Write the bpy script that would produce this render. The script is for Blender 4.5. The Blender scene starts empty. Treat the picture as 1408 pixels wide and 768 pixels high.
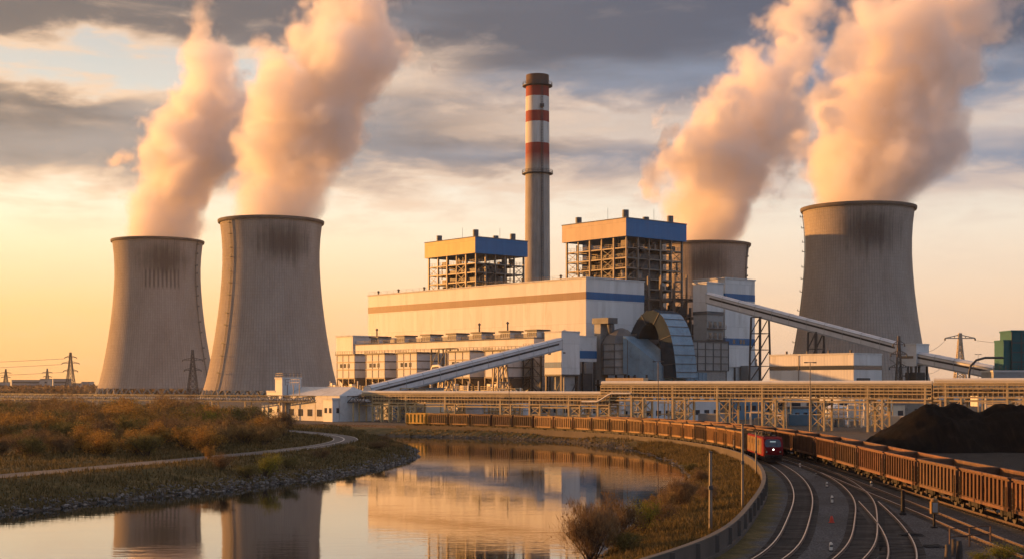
import bpy, bmesh, math, random
import numpy as np
from mathutils import Vector, Matrix, noise as mnoise

random.seed(7)
rng = np.random.default_rng(7)
scene = bpy.context.scene
COL = scene.collection
R = math.radians

# ------------------------------------------------------------------ camera
FPX, HOR, CAMZ = 1900.0, 528.0, 9.5      # focal length in photo pixels, horizon row, eye height above the rails
cam_data = bpy.data.cameras.new("camera")
cam = bpy.data.objects.new("camera", cam_data)
COL.objects.link(cam)
cam.location = (0, 0, CAMZ)
cam.rotation_euler = (R(90), 0, 0)
cam_data.sensor_fit = 'HORIZONTAL'
cam_data.sensor_width = 36
cam_data.lens = FPX / 1408 * 36
cam_data.shift_y = (HOR - 384) / 1408
cam_data.clip_start = 0.5
cam_data.clip_end = 30000
scene.camera = cam

# ------------------------------------------------------------------ exposure and renderer
scene.view_settings.view_transform = 'Standard'
scene.view_settings.look = 'None'
scene.view_settings.exposure = 0.95
scene.view_settings.gamma = 1
scene.render.engine = 'CYCLES'
cy = scene.cycles
cy.use_denoising = True
cy.max_bounces = 8
cy.diffuse_bounces = 3
cy.glossy_bounces = 3
cy.transmission_bounces = 2
cy.transparent_max_bounces = 8
cy.volume_bounces = 7
cy.volume_step_rate = 0.5
cy.volume_max_steps = 512
cy.use_adaptive_sampling = True
cy.adaptive_threshold = 0.02
cy.sample_clamp_indirect = 6

# ------------------------------------------------------------------ sun and sky
SUN_EL, SUN_AZ = 5.0, 24.0               # low sun on the left, 24 degrees behind the plane of the picture
sdir = Vector((-math.cos(R(SUN_AZ)) * math.cos(R(SUN_EL)), math.sin(R(SUN_AZ)) * math.cos(R(SUN_EL)), math.sin(R(SUN_EL))))
sun_data = bpy.data.lights.new("sun", 'SUN')
sun_data.energy = 5.0
sun_data.angle = R(0.6)
sun_data.color = (1.0, 0.435, 0.108)
sun = bpy.data.objects.new("sun", sun_data)
COL.objects.link(sun)
sun.rotation_euler = sdir.to_track_quat('Z', 'Y').to_euler()
sun.location = (-300, 300, 200)


class NT:
    """small helper round a node tree"""
    def __init__(self, tree):
        self.t = tree
        self.n = tree.nodes
        self.l = tree.links

    def node(self, kind, **kw):
        nd = self.n.new(kind)
        for k, v in kw.items():
            setattr(nd, k, v)
        return nd

    def put(self, sock, v):
        if hasattr(v, 'is_linked') or isinstance(v, bpy.types.NodeSocket):
            self.l.new(v, sock)
        else:
            sock.default_value = v

    def math(self, op, a, b=0.0, c=None, clamp=False):
        nd = self.node('ShaderNodeMath', operation=op, use_clamp=clamp)
        self.put(nd.inputs[0], a)
        self.put(nd.inputs[1], b)
        if c is not None:
            self.put(nd.inputs[2], c)
        return nd.outputs[0]

    def vmath(self, op, a, b=(0, 0, 0)):
        nd = self.node('ShaderNodeVectorMath', operation=op)
        self.put(nd.inputs[0], a)
        self.put(nd.inputs[1], b)
        return nd.outputs['Value'] if op in ('LENGTH', 'DOT_PRODUCT', 'DISTANCE') else nd.outputs[0]

    def noise(self, vec, scale, detail=4, rough=0.55, dist=0.0, out='Fac'):
        nd = self.node('ShaderNodeTexNoise')
        if vec is not None:
            self.l.new(vec, nd.inputs['Vector'])
        nd.inputs['Scale'].default_value = scale
        nd.inputs['Detail'].default_value = detail
        nd.inputs['Roughness'].default_value = rough
        nd.inputs['Distortion'].default_value = dist
        return nd.outputs[out]

    def ramp(self, fac, stops, interp='LINEAR'):
        nd = self.node('ShaderNodeValToRGB')
        cr = nd.color_ramp
        cr.interpolation = interp
        while len(cr.elements) > 1:
            cr.elements.remove(cr.elements[0])
        cr.elements[0].position = stops[0][0]
        cr.elements[0].color = self.c4(stops[0][1])
        for p, c in stops[1:]:
            e = cr.elements.new(p)
            e.color = self.c4(c)
        self.put(nd.inputs[0], fac)
        return nd.outputs[0]

    @staticmethod
    def c4(c):
        if isinstance(c, (int, float)):
            return (c, c, c, 1)
        return (*c, 1) if len(c) == 3 else c

    def mix(self, fac, a, b, blend='MIX'):
        nd = self.node('ShaderNodeMix', data_type='RGBA', blend_type=blend)
        self.put(nd.inputs[0], fac)
        for s, v in ((nd.inputs[6], a), (nd.inputs[7], b)):
            if isinstance(v, bpy.types.NodeSocket):
                self.l.new(v, s)
            else:
                s.default_value = self.c4(v)
        return nd.outputs[2]

    def maprange(self, v, a, b, c=0.0, d=1.0, smooth=False):
        nd = self.node('ShaderNodeMapRange', interpolation_type='SMOOTHSTEP' if smooth else 'LINEAR')
        self.put(nd.inputs[0], v)
        for i, x in enumerate((a, b, c, d)):
            self.put(nd.inputs[i + 1], x)
        return nd.outputs[0]

    def xyz(self, x, y, z):
        nd = self.node('ShaderNodeCombineXYZ')
        for i, v in enumerate((x, y, z)):
            self.put(nd.inputs[i], v)
        return nd.outputs[0]

    def sep(self, v):
        nd = self.node('ShaderNodeSeparateXYZ')
        self.l.new(v, nd.inputs[0])
        return nd.outputs


world = bpy.data.worlds.new("World")
scene.world = world
world.use_nodes = True
w = NT(world.node_tree)
w.n.clear()
sky = w.node('ShaderNodeTexSky', sky_type='NISHITA', sun_disc=False)
sky.sun_elevation = R(SUN_EL)
sky.sun_rotation = math.atan2(sdir.x, sdir.y)
sky.air_density = 1.3
sky.dust_density = 2.5
tc = w.node('ShaderNodeTexCoord')
dx, dy, dz = w.sep(tc.outputs['Generated'])
az = w.math('ARCTAN2', dx, dy)                       # 0 straight ahead, negative to the left
el = w.math('ARCSINE', dz)
warm = w.maprange(az, -1.2, 0.55, 1.0, 0.0)
# clear air: warm and bright low down, pale blue higher
gl = w.ramp(w.math('MULTIPLY', el, 2.5), [(0.0, (0.84, 0.41, 0.14)), (0.13, (0.93, 0.53, 0.22)), (0.27, (0.90, 0.72, 0.49)), (0.40, (0.80, 0.77, 0.68)),
                   (0.52, (0.50, 0.53, 0.51)), (0.60, (0.40, 0.45, 0.47)), (0.72, (0.32, 0.47, 0.64)), (1.0, (0.20, 0.29, 0.46))])
gr = w.ramp(w.math('MULTIPLY', el, 2.5), [(0.0, (0.62, 0.40, 0.26)), (0.13, (0.72, 0.52, 0.36)), (0.27, (0.72, 0.63, 0.52)), (0.40, (0.62, 0.62, 0.58)),
                   (0.52, (0.48, 0.56, 0.62)), (0.72, (0.30, 0.45, 0.64)), (1.0, (0.20, 0.29, 0.46))])
clear = w.mix(w.maprange(az, -0.40, 0.30, 0, 1, True), gl, gr)
# clouds: long flat banks, drawn on the sphere by azimuth and height
p1 = w.xyz(w.math('MULTIPLY', az, 2.6), w.math('MULTIPLY', el, 11.0), 0.3)
p2 = w.xyz(w.math('MULTIPLY', az, 7.0), w.math('MULTIPLY', el, 20.0), 2.1)
n1 = w.noise(p1, 1.4, 5, 0.55)
n2 = w.noise(p2, 1.8, 8, 0.57, 0.3)
e2 = w.math('ADD', el, w.math('MULTIPLY', w.math('SUBTRACT', n1, 0.5), 0.060))
e2 = w.math('ADD', e2, w.math('MULTIPLY', w.math('SUBTRACT', n2, 0.5), 0.050))
band = w.ramp(w.math('MULTIPLY', e2, 2.5), [(0.0, 0.0), (0.315, 0.0), (0.345, 0.40), (0.385, 0.80), (0.43, 0.95), (0.485, 0.9), (0.53, 0.15), (0.575, 0.20), (0.615, 0.85), (0.67, 1.0), (0.80, 0.7), (1.0, 0.45)])
# to the right the gap between the banks closes
band_r = w.ramp(w.math('MULTIPLY', e2, 2.5), [(0.0, 0.0), (0.30, 0.0), (0.345, 0.42), (0.40, 0.85), (0.445, 0.45), (0.475, 0.45), (0.53, 0.92), (0.62, 1.0), (0.80, 0.7), (1.0, 0.45)])
bsel = w.maprange(az, -0.18, 0.05, 0, 1, True)
dens = w.mix(bsel, band, band_r)
dens = w.math('MULTIPLY', dens, w.maprange(n2, 0.25, 0.48, 0.72, 1.0))
wisp = w.math('MULTIPLY', w.maprange(w.noise(w.xyz(w.math('MULTIPLY', az, 9.0), w.math('MULTIPLY', el, 42.0), 5.0), 1.6, 6, 0.6), 0.46, 0.66, 0, 0.85, True),
              w.maprange(el, 0.09, 0.15, 0.15, 1, True))
cl_dark = w.mix(w.maprange(az, -0.40, 0.25, 0, 1, True), (0.100, 0.090, 0.098), (0.050, 0.068, 0.118))
cl_mid = w.mix(w.maprange(az, -0.40, 0.25, 0, 1, True), (0.258, 0.236, 0.232), (0.155, 0.202, 0.295))
cl_lit = w.mix(w.maprange(az, -0.40, 0.30, 0, 1, True), (0.74, 0.50, 0.33), (0.56, 0.44, 0.38))
tone = w.noise(w.xyz(w.math('MULTIPLY', az, 3.5), w.math('MULTIPLY', el, 18.0), 9.0), 1.3, 5, 0.5)
ccol = w.mix(w.maprange(w.math('SUBTRACT', tone, w.math('MULTIPLY', w.math('SUBTRACT', el, 0.19), 2.2)), 0.34, 0.64, 0, 1, True), cl_dark, cl_mid)
ccol = w.mix(w.maprange(el, 0.215, 0.30, 0, 0.75, True), ccol, cl_dark)
lowlit = w.maprange(dens, 0.25, 0.92, 1.0, 0.0, True)
ccol = w.mix(lowlit, ccol, cl_lit)
skyc = w.mix(w.maprange(dens, 0.02, 0.60, 0, 1, True), clear, ccol)
skyc = w.mix(w.math('MULTIPLY', wisp, w.maprange(dens, 0.3, 0.75, 1, 0)), skyc, cl_lit)
# the sky behind the camera, away from the sunset, is blue and plain
anti = w.ramp(el, [(0.0, (0.44, 0.48, 0.60)), (0.25, (0.36, 0.47, 0.66)), (0.8, (0.22, 0.31, 0.50))])      # opposite the sun
side = w.ramp(el, [(0.0, (0.26, 0.19, 0.14)), (0.25, (0.20, 0.17, 0.16)), (0.8, (0.16, 0.19, 0.27))])      # behind and to the left: dull cloud
skyc = w.mix(w.maprange(dy, 0.25, -0.35, 0, 0.92, True), skyc, w.mix(w.maprange(dx, -0.45, 0.45, 0, 1, True), side, anti))
skyc = w.mix(1.0, skyc, (6.6, 6.6, 6.6), 'MULTIPLY')
skyc = w.mix(0.12, skyc, sky.outputs[0])
bg = w.node('ShaderNodeBackground')
bg.inputs['Strength'].default_value = 0.11
w.l.new(skyc, bg.inputs['Color'])
wo = w.node('ShaderNodeOutputWorld')
w.l.new(bg.outputs[0], wo.inputs['Surface'])
world.cycles.sampling_method = 'AUTOMATIC'

# ------------------------------------------------------------------ helpers
U2 = Vector((0.657, -0.754)).normalized()            # the plant's long axis, towards the camera and right
PLANT_ROT = math.atan2(U2.y, U2.x)
V2 = Vector((-U2.y, U2.x))
C0 = Vector((23.8, 444.0))                           # near right corner of the turbine hall


def W(x, y, z=0.0):
    """plant coordinates (x along the hall, y across it) to the world"""
    p = C0 + U2 * x + V2 * y
    return Vector((p.x, p.y, z))


def P(px, py, d):
    """the point at distance d that the photo shows at this pixel"""
    return Vector(((px - 704) * d / FPX, d, CAMZ + (HOR - py) * d / FPX))


def G(px, py, z=0.0):
    d = (CAMZ - z) * FPX / (py - HOR)
    return Vector(((px - 704) * d / FPX, d, z))


class MB:
    """collects shapes into one mesh"""
    def __init__(self):
        self.v = []
        self.f = []
        self.m = []

    def add(self, vs, fs, mi=0):
        b = len(self.v)
        self.v += [tuple(p) for p in vs]
        self.f += [tuple(i + b for i in f) for f in fs]
        self.m += [mi] * len(fs)
        return self

    def box(self, x0, x1, y0, y1, z0, z1, mi=0):
        vs = [(x, y, z) for z in (z0, z1) for x, y in ((x0, y0), (x1, y0), (x1, y1), (x0, y1))]
        return self.add(vs, [(3, 2, 1, 0), (4, 5, 6, 7), (0, 1, 5, 4), (1, 2, 6, 5), (2, 3, 7, 6), (3, 0, 4, 7)], mi)

    def bar(self, a, b, wd, ht=None, mi=0, up=(0, 0, 1)):
        """square bar from a to b"""
        a, b = Vector(a), Vector(b)
        ht = wd if ht is None else ht
        d = (b - a)
        if d.length < 1e-6:
            return self
        d.normalize()
        up = Vector(up)
        if abs(d.dot(up)) > 0.98:
            up = Vector((0, 1, 0)) if abs(d.y) < 0.9 else Vector((1, 0, 0))
        s = d.cross(up).normalized()
        t = s.cross(d).normalized()
        vs = []
        for p in (a, b):
            for i, j in ((-1, -1), (1, -1), (1, 1), (-1, 1)):
                vs.append(p + s * (i * wd / 2) + t * (j * ht / 2))
        return self.add(vs, [(0, 1, 2, 3), (7, 6, 5, 4), (4, 5, 1, 0), (5, 6, 2, 1), (6, 7, 3, 2), (7, 4, 0, 3)], mi)

    def tube(self, pts, r, n=8, mi=0, caps=True):
        pts = [Vector(p) for p in pts]
        rs = r if isinstance(r, (list, tuple)) else [r] * len(pts)
        vs, fs = [], []
        prev = None
        for i, p in enumerate(pts):
            d = (pts[min(i + 1, len(pts) - 1)] - pts[max(i - 1, 0)]).normalized()
            if prev is None:
                s = d.cross(Vector((0, 0, 1)))
                if s.length < 0.05:
                    s = d.cross(Vector((0, 1, 0)))
            else:
                s = prev - d * prev.dot(d)
            s.normalize()
            prev = s
            t = d.cross(s)
            for k in range(n):
                a = 2 * math.pi * k / n
                vs.append(p + (s * math.cos(a) + t * math.sin(a)) * rs[i])
        for i in range(len(pts) - 1):
            for k in range(n):
                fs.append((i * n + k, i * n + (k + 1) % n, (i + 1) * n + (k + 1) % n, (i + 1) * n + k))
        if caps:
            fs.append(tuple(range(n - 1, -1, -1)))
            fs.append(tuple((len(pts) - 1) * n + k for k in range(n)))
        return self.add(vs, fs, mi)

    def lathe(self, prof, n=32, cx=0, cy=0, mi=0, cap0=False, cap1=False):
        vs, fs = [], []
        for r, z in prof:
            for k in range(n):
                a = 2 * math.pi * k / n
                vs.append((cx + r * math.cos(a), cy + r * math.sin(a), z))
        for i in range(len(prof) - 1):
            for k in range(n):
                fs.append((i * n + k, i * n + (k + 1) % n, (i + 1) * n + (k + 1) % n, (i + 1) * n + k))
        if cap0:
            fs.append(tuple(range(n - 1, -1, -1)))
        if cap1:
            fs.append(tuple((len(prof) - 1) * n + k for k in range(n)))
        return self.add(vs, fs, mi)

    def prism(self, poly, z0, z1, mi=0):
        n = len(poly)
        vs = [(x, y, z0) for x, y in poly] + [(x, y, z1) for x, y in poly]
        fs = [tuple(range(n - 1, -1, -1)), tuple(range(n, 2 * n))]
        fs += [(i, (i + 1) % n, n + (i + 1) % n, n + i) for i in range(n)]
        return self.add(vs, fs, mi)

    def sweep(self, frames, mi=0, caps=True):
        """frames: list of equal rings of points"""
        n = len(frames[0])
        vs = [p for fr in frames for p in fr]
        fs = []
        for i in range(len(frames) - 1):
            for k in range(n):
                fs.append((i * n + k, i * n + (k + 1) % n, (i + 1) * n + (k + 1) % n, (i + 1) * n + k))
        if caps:
            fs.append(tuple(range(n - 1, -1, -1)))
            fs.append(tuple((len(frames) - 1) * n + k for k in range(n)))
        return self.add(vs, fs, mi)

    def mesh(self, name, mats, smooth=False):
        me = bpy.data.meshes.new(name)
        me.from_pydata(self.v, [], self.f)
        for m in (mats if isinstance(mats, (list, tuple)) else [mats]):
            me.materials.append(m)
        if any(self.m):
            me.polygons.foreach_set('material_index', self.m)
        if smooth:
            me.polygons.foreach_set('use_smooth', [True] * len(me.polygons))
        me.update()
        bm = bmesh.new()
        bm.from_mesh(me)
        bmesh.ops.recalc_face_normals(bm, faces=bm.faces)
        bm.to_mesh(me)
        bm.free()
        if smooth:
            me.set_sharp_from_angle(angle=R(40))
        return me

    def build(self, name, mats, parent=None, smooth=False, loc=None, rotz=None, label=None):
        o = bpy.data.objects.new(name, self.mesh(name, mats, smooth))
        COL.objects.link(o)
        if parent is not None:
            o.parent = parent
        if loc is not None:
            o.location = loc
        if rotz is not None:
            o.rotation_euler = (0, 0, rotz)
        if label:
            o['label'] = label
        return o


def thing(name, label, cat, loc=(0, 0, 0), rotz=0.0, group=None):
    o = bpy.data.objects.new(name, None)
    o.empty_display_size = 0.5
    COL.objects.link(o)
    o.location = loc
    o.rotation_euler = (0, 0, rotz)
    return tag(o, label, cat, group)


def tag(o, label=None, cat=None, group=None, kind=None):
    if label:
        o['label'] = label
    if cat:
        o['category'] = cat
    if group:
        o['group'] = group
    if kind:
        o['kind'] = kind
    return o


def inst(me, name, parent=None, loc=(0, 0, 0), rot=(0, 0, 0), scale=(1, 1, 1)):
    o = bpy.data.objects.new(name, me)
    COL.objects.link(o)
    o.location = loc
    o.rotation_euler = rot
    o.scale = scale
    if parent is not None:
        o.parent = parent
    return o


def copy_tree(root, loc, rotz=0.0, label=None):
    """a copy of a thing with copies of its parts and their sub-parts"""
    r = root.copy()
    COL.objects.link(r)
    r.location = loc
    r.rotation_euler = (0, 0, rotz)
    if label:
        r['label'] = label
    for ch in list(root.children):
        c = ch.copy()
        COL.objects.link(c)
        c.parent = r
        for g in list(ch.children):
            d = g.copy()
            COL.objects.link(d)
            d.parent = c
    return r


ORD = ["first", "second", "third", "fourth", "fifth", "sixth", "seventh", "eighth", "ninth", "tenth", "eleventh", "twelfth", "thirteenth",
       "fourteenth", "fifteenth", "sixteenth", "seventeenth", "eighteenth", "nineteenth", "twentieth", "twenty-first", "twenty-second",
       "twenty-third", "twenty-fourth", "twenty-fifth", "twenty-sixth", "twenty-seventh", "twenty-eighth", "twenty-ninth", "thirtieth",
       "thirty-first", "thirty-second", "thirty-third", "thirty-fourth", "thirty-fifth", "thirty-sixth"]


# ------------------------------------------------------------------ materials
def mat(name, col, rough=0.7, var=0.12, scale=1.0, metal=0.0, bump=0.0, bscale=8.0, dirt=None, spec=0.3, ribs=None, stretch=(1, 1, 1), each=None):
    """painted or raw surface with uneven tone, optional dirt colour, optional fine vertical ribs (pitch in metres)"""
    m = bpy.data.materials.new(name)
    m.use_nodes = True
    t = NT(m.node_tree)
    b = m.node_tree.nodes['Principled BSDF']
    tcn = t.node('ShaderNodeTexCoord')
    mp = t.node('ShaderNodeMapping')
    mp.inputs['Scale'].default_value = stretch
    t.l.new(tcn.outputs['Object'], mp.inputs['Vector'])
    vec = mp.outputs[0]
    n = t.noise(vec, scale * 0.25, 6, 0.65)
    lo = tuple(c * (1 - var) for c in col)
    hi = tuple(min(1, c * (1 + var)) for c in col)
    c = t.ramp(n, [(0.3, lo), (0.7, hi)])
    if dirt:
        n2 = t.noise(vec, scale * 0.6, 8, 0.7, 0.4)
        c = t.mix(t.maprange(n2, 0.50, 0.72, 0, dirt[1], True), c, dirt[0])
    if each:                                                       # no two of a kind weathered alike; rust runs down from the top
        rnd = t.node('ShaderNodeObjectInfo').outputs['Random']
        px_, py_, pz_ = t.sep(tcn.outputs['Object'])
        run = t.noise(t.xyz(t.math('ADD', t.math('MULTIPLY', px_, 2.2), t.math('MULTIPLY', rnd, 91.0)), t.math('MULTIPLY', py_, .6), t.math('MULTIPLY', pz_, .25)), 1.0, 5, .65)
        c = t.mix(t.maprange(run, .46, .70, 0, .75, True), c, each)
        blot = t.noise(t.xyz(t.math('ADD', px_, t.math('MULTIPLY', rnd, 37.0)), py_, pz_), .8, 4, .6)
        c = t.mix(t.maprange(blot, .55, .70, 0, .6, True), c, tuple(min(1, q * 1.5) for q in col))
        k_ = t.maprange(rnd, 0, 1, .62, 1.22)
        c = t.mix(1.0, c, t.xyz(k_, k_, k_), 'MULTIPLY')
    t.l.new(c, b.inputs['Base Color'])
    b.inputs['Roughness'].default_value = rough
    b.inputs['Metallic'].default_value = metal
    b.inputs['Specular IOR Level'].default_value = spec
    h = None
    if bump:
        h = t.math('MULTIPLY', t.noise(vec, bscale, 5, 0.6), bump)
    if ribs:                                                       # sheets differ a little in tone, one course from the next
        gx, gy, gz = t.sep(tcn.outputs['Object'])
        wn = t.node('ShaderNodeTexWhiteNoise', noise_dimensions='2D')
        t.l.new(t.xyz(t.math('FLOOR', t.math('DIVIDE', t.math('ADD', gx, gy), ribs * 2)), t.math('FLOOR', t.math('DIVIDE', gz, 7.3)), 0), wn.inputs['Vector'])
        tone = t.maprange(wn.outputs['Value'], 0, 1, .90, 1.03)
        seam = t.maprange(t.math('ABSOLUTE', t.math('SUBTRACT', t.math('FRACT', t.math('DIVIDE', gz, 7.3)), .5)), .485, .495, 1.0, .80)
        tone = t.math('MULTIPLY', tone, seam)
        t.l.new(t.mix(1.0, c, t.xyz(tone, tone, tone), 'MULTIPLY'), b.inputs['Base Color'])
    if ribs:
        geo = t.sep(tcn.outputs['Object'])
        s = t.math('ADD', geo[0], geo[1])
        wv = t.math('ABSOLUTE', t.math('SINE', t.math('MULTIPLY', s, math.pi / ribs)))
        rb = t.math('MULTIPLY', t.maprange(wv, 0.0, 0.35, 0, 1), 0.06)
        h = rb if h is None else t.math('ADD', h, rb)
    if h is not None:
        bn = t.node('ShaderNodeBump')
        bn.inputs['Strength'].default_value = 0.6
        bn.inputs['Distance'].default_value = 1.0
        t.l.new(h, bn.inputs['Height'])
        t.l.new(bn.outputs[0], b.inputs['Normal'])
    return m


M = {}
M['white_clad'] = mat('white_cladding', (0.60, 0.595, 0.58), 0.55, 0.06, 0.5, ribs=0.9, dirt=((0.40, 0.37, 0.33), 0.5), stretch=(1, 1, 0.18))
M['white'] = mat('white_paint', (0.56, 0.56, 0.55), 0.6, 0.08, 1.0, dirt=((0.35, 0.33, 0.30), 0.5))
M['grey_white'] = mat('weathered_white', (0.50, 0.50, 0.48), 0.7, 0.12, 1.2, dirt=((0.22, 0.21, 0.20), 0.6))
M['blue'] = mat('blue_band', (0.022, 0.120, 0.28), 0.5, 0.10, 0.8, ribs=0.9)
M['blue_clad'] = mat('blue_cladding', (0.028, 0.145, 0.34), 0.5, 0.08, 0.5, ribs=0.8)
M['tan_clad'] = mat('tan_cladding', (0.50, 0.36, 0.22), 0.55, 0.08, 0.5, ribs=0.8)
M['ochre_clad'] = mat('ochre_cladding', (0.55, 0.40, 0.12), 0.55, 0.08, 0.5, ribs=0.8)
M['steel'] = mat('painted_steel', (0.12, 0.10, 0.085), 0.55, 0.2, 2.0, metal=0.2)
M['pale_steel'] = mat('pale_steel', (0.19, 0.16, 0.13), 0.5, 0.2, 2.0, metal=0.2)
M['dark_steel'] = mat('dark_steel', (0.075, 0.072, 0.07), 0.6, 0.25, 2.0, metal=0.2)
M['galv'] = mat('galvanised', (0.50, 0.51, 0.53), 0.45, 0.12, 1.5, metal=0.25)
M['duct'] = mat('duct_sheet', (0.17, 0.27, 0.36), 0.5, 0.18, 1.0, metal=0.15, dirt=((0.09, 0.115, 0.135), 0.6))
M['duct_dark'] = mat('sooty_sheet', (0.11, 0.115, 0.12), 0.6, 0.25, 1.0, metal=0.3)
M['soot_shade_duct'] = mat('shaded_sooty_duct', (0.020, 0.036, 0.054), 0.8, 0.3, 1.0, spec=.1, dirt=((0.02, 0.022, 0.024), 0.6))  # soot plus painted shade, for duct faces that the sun would light
M['pylon_pale'] = mat('pylon_pale', (.42, .36, .27), .6, .15, 1)
M['panel'] = mat('grey_panel', (0.27, 0.275, 0.27), 0.6, 0.12, 1.0, dirt=((0.13, 0.13, 0.13), 0.6))
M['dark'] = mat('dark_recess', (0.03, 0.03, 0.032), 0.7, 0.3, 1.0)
M['glass'] = mat('window_glass', (0.03, 0.035, 0.045), 0.08, 0.1, 1.0, spec=0.7)
M['roof'] = mat('roofing', (0.16, 0.155, 0.15), 0.85, 0.2, 1.0)
M['concrete'] = mat('concrete', (0.27, 0.25, 0.22), 0.85, 0.15, 1.0, bump=0.02, dirt=((0.14, 0.13, 0.12), 0.6))
M['pipe'] = mat('pipe_jacket', (0.70, 0.64, 0.52), 0.5, 0.10, 1.5, metal=0.0)
M['pipe_b'] = mat('pipe_paint', (0.17, 0.13, 0.09), 0.5, 0.25, 2.0)
M['rack'] = mat('rack_steel', (0.50, 0.38, 0.20), 0.6, 0.2, 2.0, dirt=((0.16, 0.12, 0.09), 0.6))
M['teal'] = mat('teal_paint', (0.015, 0.095, 0.105), 0.55, 0.15, 1.0)
M['rust'] = mat('rusty_wagon', (0.155, 0.074, 0.040), 0.75, 0.25, 2.5, bump=0.01, bscale=14, dirt=((0.10, 0.045, 0.026), 0.8), each=(.055, .030, .022))
M['rust2'] = mat('brown_wagon', (0.130, 0.072, 0.042), 0.75, 0.25, 2.5, bump=0.01, bscale=14, dirt=((0.08, 0.045, 0.028), 0.8), each=(.050, .030, .022))
M['yellow_wagon'] = mat('yellow_wagon', (0.50, 0.30, 0.05), 0.6, 0.15, 2.0, dirt=((0.2, 0.1, 0.03), 0.5))
M['rust3'] = mat('ochre_wagon', (0.26, 0.145, 0.055), 0.7, 0.2, 2.5, dirt=((0.13, 0.062, 0.028), 0.7), each=(.085, .04, .022))
M['under'] = mat('running_gear', (0.024, 0.020, 0.018), 0.7, 0.3, 3.0, metal=0.2)
M['coal'] = mat('coal', (0.009, 0.008, 0.008), 0.75, 0.5, 3.0, bump=0.25, bscale=2.2)
M['red'] = mat('locomotive_red', (0.150, 0.008, 0.012), 0.75, 0.15, 2.0, spec=.12, dirt=((0.08, 0.018, 0.016), 0.7))
M['sidebrown'] = mat('locomotive_side', (0.20, 0.125, 0.055), 0.75, 0.2, 2.0, spec=.12, dirt=((0.14, 0.06, 0.03), 0.7))
M['rail'] = mat('rail_steel', (0.20, 0.14, 0.10), 0.4, 0.2, 3.0, metal=0.5)
M['sleeper'] = mat('sleeper_timber', (0.075, 0.064, 0.056), 0.9, 0.35, 6.0, each=(.03, .026, .023))
M['coalred'] = M['coal']
PLUMES = True
# ------------------------------------------------------------------ cooling towers
TOWER_PROF = [(45.0, 5.5), (43.6, 10), (41.2, 20), (38.9, 32), (36.9, 44), (35.2, 56), (33.8, 68), (32.8, 80), (32.3, 90), (32.3, 99), (32.8, 108), (33.6, 115), (34.1, 118.5)]


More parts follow.
